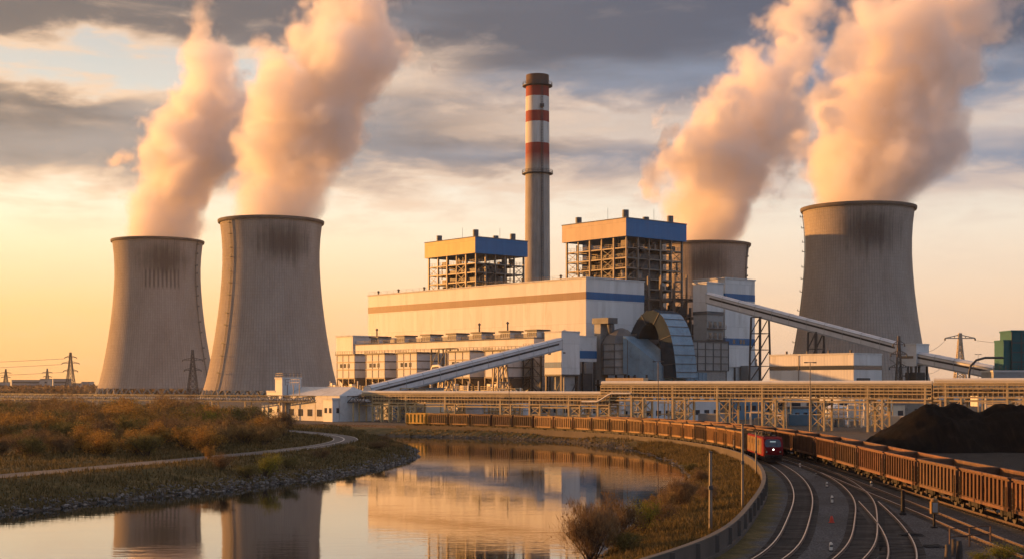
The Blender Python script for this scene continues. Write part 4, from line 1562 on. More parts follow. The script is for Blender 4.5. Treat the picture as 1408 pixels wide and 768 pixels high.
mb.box(10.8, 13.2, -6, 9, 9.0, 13.2)
for k in range(9):
    mb.box(13.2, 13.35, -5.9 + 1.8 * k, -5.75 + 1.8 * k, 9, 13.2)
mb.build('side_duct', M['duct'], t)

t = plant_thing('fan_house', 'dark steel substructure with fans under the ducts', 'fan house', 2, -4)
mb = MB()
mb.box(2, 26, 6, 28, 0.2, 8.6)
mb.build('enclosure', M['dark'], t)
mb = MB()
for k in range(9):
    mb.bar((2 + 3 * k, 5.6, 0), (2 + 3 * k, 5.6, 8.8), .35)
mb.box(1.6, 27, 5.2, 28, 8.6, 9.0)
railing(mb, [(1.6, 5.3, 9), (27, 5.3, 9), (27, 28, 9)], 1.2, 1.7, .1)
mb.build('frame', M['dark_steel'], t)
for k in range(3):
    mb = MB()
    prof = [(0.2, 0), (2.6, 0), (2.9, .4), (2.9, 2.6), (2.6, 3.0), (.2, 3.0)]
    vs = []
    mb.lathe(prof, 20)
    f_ = mb.build('fan_casing', M['duct'], t, smooth=True)
    f_.rotation_euler = (R(90), 0, 0)
    f_.location = (6 + 8 * k, 4.6, 3.2)

# service frame right of the boiler house
t = plant_thing('service_frame', 'dark open steel service frame between the boiler house and the white bunker tower', 'steel frame', -3, 32)
mb = MB()
for x in (0, 6, 12):
    for y in (0, 6, 12, 18):
        mb.bar((x, y, 0), (x, y, 46 if y < 10 else 38), .5)
for z in (14, 20, 26, 32, 38):
    for y in (0, 6, 12, 18):
        mb.bar((0, y, z), (12, y, z), .32)
    for x in (0, 6, 12):
        mb.bar((x, 0, z), (x, 18, z), .32)
    railing(mb, [(12.1, 0, z), (12.1, 18, z)], 1.2, 2, .09)
    mb.box(8, 12, 0, 18, z, z + .1)
for z in (14, 20, 26, 32):
    mb.bar((12, 0, z), (12, 6, z + 6), .2)
    mb.bar((12, 12, z), (12, 18, z + 6), .2)
mb.build('frame', M['steel'], t)
r = np.random.default_rng(11)
for q in range(40):
    x, y, z = r.uniform(1, 9), r.uniform(0, 15), r.choice([8, 14, 20, 26, 32]) + .1
    mb = MB()
    mb.box(x, x + r.uniform(1, 3), y, y + r.uniform(1, 3), z, z + r.uniform(1, 4.5))
    mb.build('cabinet', M['duct_dark'], t)
mb = MB()
for q in range(18):
    x, y = r.uniform(8, 12.6), r.uniform(0, 18)
    z = r.uniform(6, 26)
    mb.tube([(x, y, z), (x, y, z + r.uniform(4, 12))], r.uniform(.2, .5), 7)
    mb.tube([(12.6, y, z), (12.6, min(18, y + r.uniform(2, 8)), z)], r.uniform(.15, .35), 6)
mb.build('pipework', M['duct_dark'], t)
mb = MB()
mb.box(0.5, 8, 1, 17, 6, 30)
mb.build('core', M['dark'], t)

# bunker tower
t = plant_thing('bunker_tower', 'white bunker tower with two blue bands, the right conveyor running in front of it', 'industrial building', 12.4, 53.8)
wall_box('wall', t, -14, 0, 0, 15.8, 15.5, 45.4, M['white_clad'], M['grey_white'])
for z in (38.2, 23.0):
    mb = MB()
    mb.box(-14.05, 0.06, -0.06, 15.85, z, z + 2.3)
    mb.build('band', M['blue'], t)
for y in (4, 7.5, 9.2):
    mb = MB()
    mb.box(0.062, 0.12, y, y + 1.2, 23.4, 24.9)
    mb.build('window', M['glass'], t)
wall_box('lower_wall', t, -13, -0.6, 1, 9, 9.5, 15.497, M['grey_white'])
mb = MB()
for y in (0.8, 5.5, 10, 15):
    for x in (-13, -7, -0.5):
        mb.bar((x, y, 0), (x, y, 15.4), .6)
for z in (5, 10):
    for y in (0.8, 5.5, 10, 15):
        mb.bar((-13, y, z), (-.5, y, z), .35)
    mb.bar((-.5, .8, z), (-.5, 15, z), .35)
mb.bar((-.5, 10, 5), (-.5, 15, 10), .2)
mb.box(-12, -2, 4, 14, .2, 8.5)
mb.build('support', M['dark_steel'], t)
mb = MB()
mb.box(0.1, 3.4, 8, 14.5, 10, 16)
mb.build('lean_to', M['panel'], t)

t = plant_thing('drive_house', 'white drive house with grey lower storeys at the top of the right conveyor', 'industrial building', 20.2, 35.4)
wall_box('wall', t, -6, 0, 0, 8.3, 33.5, 42.6, M['white_clad'], M['grey_white'])
mb = MB()
mb.box(-6.06, 0.06, -0.06, 8.36, 32.4, 33.4)
mb.build('band', M['duct_dark'], t)
wall_box('lower_wall', t, -5.9, -0.1, 0.1, 8.2, 18, 32.38, M['panel'])
for k in range(3):
    for q in range(3):
        mb = MB()
        mb.box(-0.097, -0.02, 1 + 2.5 * q, 2.4 + 2.5 * q, 21 + 3.6 * k, 23 + 3.6 * k)
        mb.build('window', M['glass'], t)
mb = MB()
for z in (18, 21.6 - 1.1, 25.2 - 1.1, 28.8 - 1.1):
    mb.box(-0.1, 1.2, 0, 8.3, z, z + .2)
    railing(mb, [(1.2, 0, z + .2), (1.2, 8.3, z + .2)], 1.1, 1.5, .08)
for x in (-5.5, -.4):
    for y in (.4, 7.9):
        mb.bar((x, y, 0), (x, y, 18), .5)
mb.build('landing', M['steel'], t)


# ------------------------------------------------------------------ transfer towers and conveyors
t = plant_thing('transfer_tower', 'white transfer tower with a blue band at the top end of the left conveyor', 'transfer tower', 13.8, -23.7)
wall_box('wall', t, -7.6, 0, 0, 7.6, 12.6, 25.3, M['white_clad'], M['grey_white'], 0.12)
mb = MB()
mb.box(-7.66, 0.003, -0.06, -0.003, 14.6, 16.3)
mb.build('band', M['blue'], t)
mb = MB()
mb.box(-6.0, -4.8, -0.05, -0.004, 18.6, 19.6)
mb.box(0.004, 0.05, 0.6, 1.6, 18.9, 19.3)
mb.build('window', M['glass'], t)
for x in (-7.2, -.4):
    for y in (.4, 7.2):
        mb = MB()
        mb.bar((x, y, 0), (x, y, 12.6), .6)
        mb.build('leg', M['steel'], t)
mb = MB()
mb.box(-7.7, .1, -.1, 7.7, 12.1, 12.597)
mb.bar((-7.2, .4, 1), (-.4, .4, 11), .25)
mb.bar((-.4, .4, 1), (-.4, 7.2, 11), .25)
mb.build('bracing', M['dark_steel'], t)
wall_box('core', t, -6, -1, 2, 6.5, 0.3, 12.05, M['panel'])

t = plant_thing('link_house', 'narrow white link house with short blue band between transfer tower and hall', 'industrial building', 10, -15.9)
wall_box('wall', t, -9, 0, 0, 10.8, 16.6, 24.2, M['white'], M['grey_white'], .1)
mb = MB()
mb.box(-9.05, 0.06, 0.02, 10.85, 17.6, 20)
mb.build('band', M['blue'], t)
mb = MB()
for x in (-8.5, -.5):
    for y in (.5, 5.4, 10.3):
        mb.bar((x, y, 0), (x, y, 16.6), .5)
mb.box(-8, -1, 3, 10, .3, 13)
mb.build('support', M['dark_steel'], t)

# stair frame between annex end and transfer tower
t = plant_thing('stair_tower', 'dark open stair frame left of the white transfer tower', 'stair tower', -0.5, -23)
mb = MB()
for x in (-4, 0, 4):
    for y in (0, 4):
        mb.bar((x, y, 0), (x, y, 21), .3)
for z in range(3, 22, 3):
    mb.box(-4, 4, 0, 4, z, z + .15)
    railing(mb, [(-4, 0, z + .1), (4, 0, z + .1)], 1.1, 1.3, .08)
    mb.bar((-4, .2, z - 3), (0, .2, z), .2)
    mb.bar((4, .2, z - 3), (0, .2, z), .2)
mb.build('frame', M['dark_steel'], t)


def gallery(name, label, a, b, wd, ht, side, group='conveyor galleries', win=True, m2='galv'):
    """closed belt gallery from a to b (centre of the floor)"""
    a, b = Vector(a), Vector(b)
    t = thing(name, label, 'conveyor', (a.x, a.y, 0), 0, group)
    o = Vector((a.x, a.y, 0))
    d = (b - a)
    s = Vector((d.y, -d.x, 0)).normalized()
    up = Vector((0, 0, 1))
    n = max(2, int(d.length / 6))

    def ring(p, k=1.0):
        return [p - s * wd / 2, p + s * wd / 2, p + s * wd / 2 + up * ht * .78, p + s * wd * .30 + up * ht, p - s * wd * .30 + up * ht, p - s * wd / 2 + up * ht * .78]
    mb = MB()
    mb.sweep([ring(a - o + d * i / n) for i in range(n + 1)])
    mb.build('gallery', M[m2], t)
    if win:
        for sg in (-1, 1):
            mb = MB()
            p0, p1 = a - o + d * .02 + s * sg * (wd / 2 + .02) + up * ht * .50, a - o + d * .98 + s * sg * (wd / 2 + .02) + up * ht * .50
            mb.bar(p0, p1, .06, ht * .17)
            mb.build('window_strip', M['dark'], t)
    mb = MB()
    for i in range(n + 1):
        rg = ring(a - o + d * i / n)
        c = sum(rg, Vector()) / 6
        rg = [c + (q - c) * 1.02 for q in rg]
        for k in range(6):
            mb.bar(rg[k], rg[(k + 1) % 6], .09)
    for sg in (-1, 1):
        mb.bar(a - o + s * sg * (wd / 2 + .08) - up * .1, b - o + s * sg * (wd / 2 + .08) - up * .1, .3, .45)
        mb.bar(a - o + s * sg * (wd / 2 + .06) + up * ht * .79, b - o + s * sg * (wd / 2 + .06) + up * ht * .79, .16, .2)
    mb.build('frame', M['panel'], t)
    return t


def trestle(label, foot, top, wx, wy, m='steel', taper=.6):
    t = thing('trestle', label, 'trestle', (foot[0], foot[1], 0), PLANT_ROT, 'conveyor trestles')
    H = top
    for sx in (-1, 1):
        for sy in (-1, 1):
            mb = MB()
            mb.bar((sx * wx, sy * wy, 0), (sx * wx * taper, sy * wy * taper, H), .45)
            mb.build('leg', M[m], t)
    mb = MB()
    n = max(2, int(H / 4.5))
    for k in range(n):
        f0, f1 = k / n, (k + 1) / n
        q0, q1 = 1 + (taper - 1) * f0, 1 + (taper - 1) * f1
        for sx in (-1, 1):
            mb.bar((sx * wx * q0, -wy * q0, H * f0), (sx * wx * q1, wy * q1, H * f1), .22)
            mb.bar((sx * wx * q1, -wy * q1, H * f1), (sx * wx * q1, wy * q1, H * f1), .22)
        for sy in (-1, 1):
            mb.bar((-wx * q0, sy * wy * q0, H * f0), (wx * q1, sy * wy * q1, H * f1), .22)
            mb.bar((-wx * q1, sy * wy * q1, H * f1), (wx * q1, sy * wy * q1, H * f1), .22)
    mb.build('bracing', M[m], t)
    return t


ca, cb = P(768, 479, 417), P(505, 547, 368)
gallery('conveyor_gallery', 'grey conveyor gallery with a dark window strip climbing right to the transfer tower', ca, cb, 3.4, 3.3, -1)
for f, lab in ((0.33, 'pale steel trestle under the middle of the left conveyor'), (0.62, 'short steel trestle under the lower half of the left conveyor')):
    p = ca.lerp(cb, f)
    trestle(lab, p, p.z - .2, 1.4, 2.6, 'pale_steel')
ra, rb, rc = P(975, 416, 444), P(1240, 487, 400), P(1400, 525, 372)
gallery('conveyor_gallery', 'long pale conveyor gallery sloping down right past the soot-stained tower', ra, rb, 3.6, 3.4, 1)
p = ra.lerp(rb, 0.285)
trestle('tall dark lattice trestle right of the white bunker tower', p, p.z - .2, 2.4, 2.8, 'dark_steel', .75)
p = ra.lerp(rb, 0.58)
trestle('lattice trestle standing behind the white shed with the dark band', p, p.z - .2, 2.0, 2.4, 'dark_steel', .75)
gallery('conveyor_gallery', 'short lower conveyor gallery running down right from the small transfer house', P(1264, 498, 398), rc, 3.4, 3.2, 1)
p0 = P(1260, 500, 396)
t = thing('transfer_house', 'small white transfer house on dark legs between the two right conveyors', 'transfer tower', (p0.x, p0.y, 0), PLANT_ROT)
wall_box('wall', t, -6, 0, 0, 6.5, 14.8, 20.8, M['white'], M['grey_white'], .12)
mb = MB()
mb.box(-5, -1, -.06, -.004, 17, 17.7)
mb.build('window', M['glass'], t)
mb = MB()
for x in (-5.6, -3, -.4):
    for y in (.4, 6.1):
        mb.bar((x, y, 0), (x, y, 14.8), .5)
for z in (4, 8, 12):
    mb.bar((-5.6, .4, z), (-.4, .4, z), .3)
    mb.bar((-.4, .4, z), (-.4, 6.1, z), .3)
    mb.bar((-5.6, .4, z - 4), (-.4, .4, z), .2)
    mb.bar((-.4, .4, z), (-.4, 6.1, z - 4), .2)
mb.box(-5, -1, 2, 6, .3, 13)
mb.build('leg_frame', M['dark_steel'], t)

# white shed in front of the soot-stained tower
p0 = P(1174, 485, 360)
t = thing('white_shed', 'large white flat-roofed shed with a dark window band before the soot-stained tower', 'industrial building', (p0.x, p0.y, 0), PLANT_ROT)
wall_box('wall', t, -27.5, 0, 0, 12.6, 0, 17.3, M['white_clad'], M['grey_white'], .12)
mb = MB()
mb.box(-27.55, .06, -.06, 12.65, 13.4, 14.5)
mb.build('window_band', M['glass'], t)
mb = MB()
mb.box(.01, .07, 1.2, 7.2, 8.2, 11.2)
mb.build('louvre', M['dark_steel'], t)
for k in range(5):
    mb = MB()
    mb.box(-25 + 5 * k, -22 + 5 * k, -.06, -.004, 2.5, 4.6)
    mb.build('window', M['glass'], t)
mb = MB()
mb.bar((-17.6, -.15, 6), (-17.6, -.15, 17.3), .12)
for k in range(4):
    mb.tube([(-24 + 7 * k, 3, 17.7), (-24 + 7 * k, 3, 18.6)], .3, 8)
mb.build('drainpipe', M['steel'], t)
# ------------------------------------------------------------------ block added only to shade the right cooling tower
t = thing('shade_block', 'tall block added behind the larger boiler house to shade the right cooling tower', 'industrial building', (78, 906, 0), R(-24))
wall_box('wall', t, -24, 16, -26, 26, 0, 110, M['panel'], M['roof'], .4)
for z in (28, 56, 84):
    mb = MB()
    mb.box(-24.2, 16.2, -26.2, -26.005, z, z + 3)
    mb.build('window_band', M['glass'], t)
# ------------------------------------------------------------------ pipe racks across the yard
RK0 = Vector((-38.0, 355.0))
RKD = Vector((97.0, -70.0)).normalized()
RK_ROT = math.atan2(RKD.y, RKD.x)


def rack_s(px):
    """distance along the rack line that the photo shows in this column"""
    k = (px - 704) / FPX
    return (k * RK0.y - RK0.x) / (RKD.x - k * RKD.y)


def pipe_rack(label, s0, s1, zt, zb, tower_at, wd=4.0, seed=0, big=0.45, rows=3, y0=0.0):
    p = RK0 + RKD * s0
    t = thing('pipe_rack', label, 'pipe rack', (p.x, p.y, 0), RK_ROT, 'pipe racks across the yard')
    L = s1 - s0
    r = np.random.default_rng(seed)
    mb = MB()
    mb.tube([(0, .5, zt - big), (L, .5, zt - big)], big, 14)
    mb.build('main_pipe', M['pipe'], t, smooth=True)
    zs = np.linspace(zb + .35, zt - 2 * big - .35, rows)
    for zi, z in enumerate(zs):
        for k in range(4):
            y = .35 + k * (wd - .7) / 3
            rr = r.uniform(.13, .27)
            mb = MB()
            pts = [(0, y, z + rr)]
            x = 0
            if k == 0 and zi == 1:
                while x < L - 14:                                   # expansion loops
                    x += r.uniform(9, 14)
                    pts += [(x, y, z + rr), (x, y - .5, z + rr + .1), (x + 1.5, y - .5, z + rr + .1), (x + 1.5, y, z + rr)]
            pts.append((L, y, z + rr))
            mb.tube(pts, rr, 8)
            mb.build('pipe', M['pipe' if r.random() < .22 else 'pipe_b'], t, smooth=True)
    mb = MB()
    nb = int(L / 0.95)
    for i in range(nb + 1):
        x = L * i / nb
        for y in (0, wd):
            mb.bar((x, y, zb - .1), (x, y, zt - 2 * big - .1), .13)
        for z in zs:
            mb.bar((x, 0, z - .06), (x, wd, z - .06), .13, .12)
    for y in (-.05, wd + .05):
        for z in (zb - .1, zt - 2 * big - .12, *(z - .14 for z in zs[1:])):
            mb.bar((0, y, z), (L, y, z), .18, .26)
    mb.build('pipe_frame', M['rack'], t)
    for s in tower_at:
        x = s - s0
        if x < 0 or x > L:
            continue
        c = MB()
        for dx_ in (0, 3.0):
            for y in (.1, wd - .1):
                q = MB()
                q.bar((x + dx_, y, 0), (x + dx_, y, zb - .2 if dx_ else zt - 1), .42 if dx_ == 0 else .34, .42)
                q.build('column', M['rack'], t)
        for y in (.1, wd - .1):
            c = MB()
            for za, zc in ((.6, zb * .5), (zb * .5, zb - .5)):
                c.bar((x, y, za), (x + 3, y, zc), .16)
                c.bar((x + 3, y, za), (x, y, zc), .16)
            c.bar((x, y, zb * .5), (x + 3, y, zb * .5), .2)
            c.build('bracing', M['rack'], t)
        c = MB()
        c.bar((x, .1, zb - .4), (x, wd - .1, zb - .4), .3)
        c.build('cross_beam', M['rack'], t)
    mb = MB()
    for y in (.1, wd - .1):
        mb.bar((0, y, zb - .75), (L, y, zb - .75), .2, .3)
    mb.build('lower_beam', M['rack'], t)
    return t


s = lambda px: rack_s(px)
low_cols = [s(512), s(535), s(558), s(612), s(688), s(728), s(782), s(822)]
pipe_rack('low pipe rack with one long bright pipe, left of the step in the racks', s(497), s(838), 7.95, 4.9, low_cols, 4.0, 1, .42, 3)
pipe_rack('higher pipe rack on braced columns running right from the step', s(826), s(1281), 10.3, 6.75, [s(868), s(925), s(986), s(1048), s(1114), s(1193), s(1272)], 4.2, 2, .45, 4, 0)
pipe_rack('rightmost pipe rack, carried highest, behind the coal pile', s(1283.5), s(1408) + 22, 10.75, 7.1, [s(1300), s(1385), s(1470)], 4.2, 3, .42, 4)
# step between the low and the high rack
p = RK0 + RKD * s(822)
t = thing('pipe_step', 'pipes bending up from the low rack to the high rack', 'pipework', (p.x, p.y, 0), RK_ROT)
for k in range(6):
    y, z0, z1 = -.5 + .8 * k, 5.6 + .35 * (k % 3), 7.5 + .5 * (k % 4)
    mb = MB()
    mb.tube([(-4, y, z0), (0, y, z0), (1.0, y, z0 + .4), (3, y, z1 - .4), (4, y, z1), (9, y, z1)], .2, 8)
    mb.build('pipe', M['pipe'], t, smooth=True)
mb = MB()
mb.box(-1, 9, 5.0, 7.2, 8.6, 11.0)
mb.build('valve_house', M['tan_clad'], t)
mb = MB()
for x in (-.5, 8.5):
    mb.bar((x, 6, 0), (x, 6, 8.6), .4)
mb.build('column', M['rack'], t)

# low latticed pipe bridge across the left, in front of the towers
A = Vector((-36, 353))
B = Vector((-176, 458))
d2 = (B - A).normalized()
L = (B - A).length
t = thing('pipe_bridge', 'thin dark lattice pipe bridge crossing low in front of the two left cooling towers', 'pipe bridge', (A.x, A.y, 0), math.atan2(d2.y, d2.x))
mb = MB()
n = int(L / 2.0)
for y in (0, 2.4):
    for z in (4.9, 6.5):
        mb.bar((0, y, z), (L, y, z), .24)
    for i in range(n):
        x0, x1 = L * i / n, L * (i + 1) / n
        mb.bar((x0, y, 4.9 if i % 2 else 6.5), (x1, y, 6.5 if i % 2 else 4.9), .14)
        mb.bar((x0, y, 4.9), (x0, y, 6.5), .14)
mb.build('truss', M['dark_steel'], t)
for k in range(4):
    mb = MB()
    mb.tube([(0, .4 + .55 * k, 5.2 + .3 * (k % 2)), (L, .4 + .55 * k, 5.2 + .3 * (k % 2))], .2, 8)
    mb.build('pipe', M['galv'], t, smooth=True)
for i in range(13):
    x = L * (i + .3) / 13
    for y in (.1, 2.3):
        mb = MB()
        mb.bar((x, y, 0), (x, y, 4.8), .3)
        mb.build('post', M['rack'], t)
# ramp of pipes from the bridge up to the low rack
p = RK0 + RKD * s(486)
t = thing('pipe_ramp', 'bundle of silvery pipes rising from the lattice bridge to the low rack', 'pipework', (p.x, p.y, 0), RK_ROT)
for k in range(4):
    mb = MB()
    mb.tube([(-10, .6 + .7 * k, 5.6), (-4, .6 + .7 * k, 5.8), (3, .6 + .7 * k, 7.2), (6, .6 + .7 * k, 7.4), (13, .6 + .7 * k, 7.4)], .28, 10)
    mb.build('pipe', M['galv'], t, smooth=True)
for x in (-6, 4):
    mb = MB()
    mb.bar((x, .5, 0), (x, .5, 6), .3)
    mb.bar((x, 2.8, 0), (x, 2.8, 6), .3)
    mb.bar((x, .3, 5.3), (x, 3, 5.3), .25)
    mb.build('support', M['rack'], t)


# ------------------------------------------------------------------ small buildings in the yard
def small_building(name, label, px, D, wx, wy, h, wallm='white', roofm='roof', wins=(0, 0), doors=0, cat='building', band=None, rot=PLANT_ROT):
    """px, D: the corner nearest the camera; wx runs left along the plant, wy right and away"""
    X = (px - 704) * D / FPX
    t = thing(name, label, cat, (X, D, 0), rot)
    wall_box('wall', t, -wx, 0, 0, wy, 0, h, M[wallm], M[roofm], .2)
    rows, cols = wins
    for rr in range(rows):
        z = h * (rr + .45) / max(rows, 1) - .3
        for c in range(cols):
            y = wy * (c + .3) / cols
            mb = MB()
            mb.box(.004, .07, y, y + wy / cols * .5, z, z + 1.3)
            mb.build('window', M['glass'], t)
        nc = max(2, int(wx / 3.5))
        for c in range(nc):
            x = -wx * (c + .7) / nc
            mb = MB()
            mb.box(x, x + wx / nc * .5, -.07, -.004, z, z + 1.3)
            mb.build('window', M['glass'], t)
    for c in range(doors):
        x = -wx * (c + .6) / doors
        mb = MB()
        mb.box(x, x + 2.4, -.08, -.005, 0.02, min(3.2, h - .5))
        mb.build('door', M['panel'], t)
    if band:
        mb = MB()
        mb.box(-wx - .05, .06, -.06, wy + .05, h - 1.6, h - .8)
        mb.build('band', M[band], t)
    return t


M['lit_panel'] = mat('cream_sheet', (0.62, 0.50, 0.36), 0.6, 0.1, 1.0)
M['shed_blue'] = mat('shed_blue', (0.10, 0.20, 0.28), 0.6, 0.15, 1.0)
# stepped white house left of the racks
p0 = P(388, 548, 372)
t = thing('pump_house', 'white stepped pump house with long low wing, right of the cooling tower feet', 'building', (p0.x, p0.y, 0), PLANT_ROT)
wall_box('tower_wall', t, -3.6, 0, 0, 6, 0, 11.0, M['white'], M['grey_white'], .15)
wall_box('step_wall', t, -8, -3.603, 0, 6, 0, 7.4, M['white'], M['grey_white'], .1)
wall_box('low_wall', t, -10.5, -8.003, 0, 6, 0, 5.6, M['white'], M['grey_white'], .1)
mb = MB()
mb.box(-.5, 26, 1.0, 12, 0, 6.6)
mb.add([(-.5, .8, 6.6), (26, .8, 6.6), (26, 12.2, 6.6), (-.5, 12.2, 6.6), (0, 6.5, 8.9), (24, 6.5, 8.9)], [(0, 1, 5, 4), (2, 3, 4, 5), (1, 2, 5), (3, 0, 4)])
mb.build('wing', M['grey_white'], t)
for k in range(5):
    mb = MB()
    mb.box(2 + 4.5 * k, 4.2 + 4.5 * k, .92, .996, 1.2, 3.0)
    mb.build('window', M['glass'], t)
for z in (2.0, 4.6):
    for x in (-6.8, -2.6):
        mb = MB()
        mb.box(x, x + 1.5, -.07, -.004, z, z + 1.1)
        mb.build('window', M['glass'], t)
mb = MB()
railing(mb, [(-3.6, .2, 11.45), (0, .2, 11.45), (0, 6, 11.45)], 1.1, 1, .08)
railing(mb, [(.2, 1, 9.3), (7, 1, 9.3)], 1.6, 1, .08)
for x in (1, 4, 7):
    mb.bar((x, 1, 6.6), (x, 1, 9.4), .15)
mb.build('railing', M['steel'], t)
small_building('gate_hut', 'small white hut with one dark window under the left end of the racks', 457, 352, 4.2, 4, 5.6, 'white', 'grey_white', (1, 1), 0)
small_building('store_shed', 'long low grey shed behind the thin columns left of the low rack', 540, 372, 17, 9, 4.6, 'panel', 'roof', (1, 3), 2)
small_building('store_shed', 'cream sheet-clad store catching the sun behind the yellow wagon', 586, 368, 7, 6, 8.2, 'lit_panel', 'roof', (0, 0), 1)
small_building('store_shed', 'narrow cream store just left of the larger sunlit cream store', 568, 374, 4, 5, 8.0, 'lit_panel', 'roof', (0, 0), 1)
small_building('store_shed', 'pale blue shed behind the middle of the low rack', 690, 352, 13, 9, 5.2, 'shed_blue', 'grey_white', (1, 3), 1)
small_building('workshop', 'white workshop with dark windows seen under the right end of the low rack', 800, 350, 16, 12, 5.6, 'grey_white', 'roof', (1, 4), 2)
small_building('workshop', 'grey workshop with two doors under the middle of the low rack', 748, 362, 12, 9, 5.4, 'panel', 'roof', (1, 2), 2)
small_building('office_block', 'white office block with rows of dark square windows under the high rack', 884, 352, 9, 30, 8.0, 'white', 'grey_white', (2, 8), 0)
small_building('workshop', 'bluish workshop right of the white office block', 1010, 372, 9, 16, 6.2, 'shed_blue', 'roof', (1, 5), 1)
small_building('low_garage', 'teal-blue low garage in front of the white shed', 1090, 338, 6, 13, 3.6, 'shed_blue', 'dark_steel', (1, 4), 1)
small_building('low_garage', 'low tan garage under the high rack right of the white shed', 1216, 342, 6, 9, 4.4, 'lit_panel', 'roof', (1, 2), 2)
small_building('store_shed', 'grey store beside the coal pile under the rightmost rack', 1290, 352, 12, 12, 5.0, 'panel', 'roof', (1, 3), 2)
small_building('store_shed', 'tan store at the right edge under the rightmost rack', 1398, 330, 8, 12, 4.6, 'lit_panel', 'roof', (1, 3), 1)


def container(label, px, D, m, rot, L=6.1):
    p = G(px, HOR + CAMZ * FPX / D)
    t = thing('container', label, 'container', p, rot, 'containers in the yard')
    mb = MB()
    mb.box(0, L, 0, 2.44, .12, 2.6)
    mb.build('body', M[m], t)
    mb = MB()
    for k in range(int(L / .3)):
        for y in (-.05, 2.445):
            mb.box(.1 + .3 * k, .25 + .3 * k, y, y + .045, .25, 2.45)
    mb.build('rib', M[m], t)
    mb = MB()
    mb.box(-.06, -.003, .1, 1.2, .25, 2.45)
    mb.box(-.06, -.003, 1.25, 2.35, .25, 2.45)
    mb.build('door', M['steel'], t)


container('white container nearest the coal pile under the high rack', 1240, 300, 'white', RK_ROT)
container('cream container between rack columns left of the coal pile', 1210, 306, 'lit_panel', RK_ROT)
container('blue container standing in the yard below the teal-blue garage', 1085, 318, 'shed_blue', RK_ROT + .2)
container('grey container by the rack columns under the office block', 960, 330, 'panel', RK_ROT - .1)


def storage_tank(label, px, D, r_, h):
    p = G(px, HOR + CAMZ * FPX / D)
    t = thing('storage_tank', label, 'tank', p, 0, 'tanks in the yard')
    mb = MB()
    mb.lathe([(r_, 0), (r_, h), (r_ * .6, h + r_ * .22), (0.01, h + r_ * .3)], 28)
    mb.build('shell', M['white'], t, smooth=True)
    mb = MB()
    for z in (h * .33, h * .66, h):
        mb.tube([((r_ + .03) * math.cos(a), (r_ + .03) * math.sin(a), z) for a in np.linspace(0, 2 * math.pi, 29)], .07, 5, caps=False)
    mb.bar((-r_ - .15, 0, 0), (-r_ - .15, 0, h), .3)
    mb.build('hoop', M['steel'], t)


storage_tank('white tank under the low rack left of the workshops', 655, 350, 3.2, 5.2)
storage_tank('white tank right of the first, under the low rack', 715, 345, 2.4, 4.6)
storage_tank('small white tank under the step in the racks', 846, 340, 2.2, 5.0)
storage_tank('squat white tank behind the right columns of the high rack', 1150, 332, 3.0, 3.8)

# knots of pipework standing about the yard
def pipe_skid(label, px, D, seed, wx=9.0, h=6.0):
    p = G(px, HOR + CAMZ * FPX / D)
    t = thing('pipe_skid', label, 'pipework', p, RK_ROT, 'pipe skids in the yard')
    r = np.random.default_rng(seed)
    mb = MB()
    for x in np.linspace(0, wx, 4):
        for y in (0, 3):
            mb.bar((x, y, 0), (x, y, h), .22)
    for z in (h * .35, h * .7, h):
        for y in (0, 3):
            mb.bar((0, y, z), (wx, y, z), .2)
        for x in np.linspace(0, wx, 4):
            mb.bar((x, 0, z), (x, 3, z), .2)
    mb.build('frame', M['rack'], t)
    mb = MB()
    for q in range(12):
        x, z, y = r.uniform(0, wx), r.uniform(.5, h), r.uniform(-.4, 3)
        x2 = min(wx, x + r.uniform(1, 5))
        mb.tube([(x, y, 0.02), (x, y, z), (x2, y, z), (x2, y, min(h + .6, z + r.uniform(.3, 2)))], r.uniform(.09, .26), 7)
    mb.build('pipework', M['pipe'], t)
    for q in range(4):
        x, y = r.uniform(0, wx - 1.6), r.uniform(.3, 1.6)
        mb = MB()
        mb.box(x, x + 1.4, y, y + 1.2, .02, r.uniform(1, 2.6))
        mb.build('cabinet', M['panel'], t)


for k, (px, D, where) in enumerate(((480, 366, 'at the far left end of the low rack'), (606, 358, 'behind the yellow end wagon'), (632, 352, 'left of the white tanks'), (672, 340, 'between the two white tanks'),
                                    (765, 338, 'below the right part of the low rack'), (820, 332, 'under the step in the racks'), (905, 322, 'in front of the office block'), (1025, 322, 'left of the blue container'),
                                    (1130, 312, 'under the high rack before the white shed'), (1175, 322, 'beside the squat tank'), (1345, 320, 'behind the coal pile'), (520, 378, 'behind the long low grey shed'))):
    pipe_skid(f'frame of yard pipework {where}', px, D, 30 + k, 8 + (k % 3) * 2, 5.5 + (k % 4))

# yard lamp masts and fence posts
def mast(label, px, D, h, name='lamp_mast'):
    p = G(px, HOR + CAMZ * FPX / D)
    t = thing(name, label, 'lamp mast', p, 0, 'lamp masts in the yard')
    mb = MB()
    mb.tube([(0, 0, 0), (0, 0, h)], [.12, .06], 8)
    mb.build('post', M['steel'], t, smooth=True)
    mb = MB()
    mb.bar((-.9, 0, h), (.9, 0, h), .12)
    mb.build('cross_arm', M['steel'], t)
    for sx in (-1, 1):
        mb = MB()
        mb.box(sx * .8 - .3, sx * .8 + .3, -.2, .2, h - .12, h + .08)
        mb.build('lamp_head', M['dark_steel'], t)


for px, D, h, w_ in ((700, 315, 11, 'behind the wagons left of the white tank'), (905, 270, 14, 'rising past the high rack behind the wagons'), (1082, 262, 8, 'between rack columns above the dark wagons'),
                     (1114, 250, 13.5, 'before the white shed, topping the high rack'), (1008, 268, 8, 'left of the locomotive beyond the tracks'), (1345, 480, 20, 'thin, against the sky between the right pylon and the teal tower')):
    mast(f'lamp mast {w_}', px, D, h)

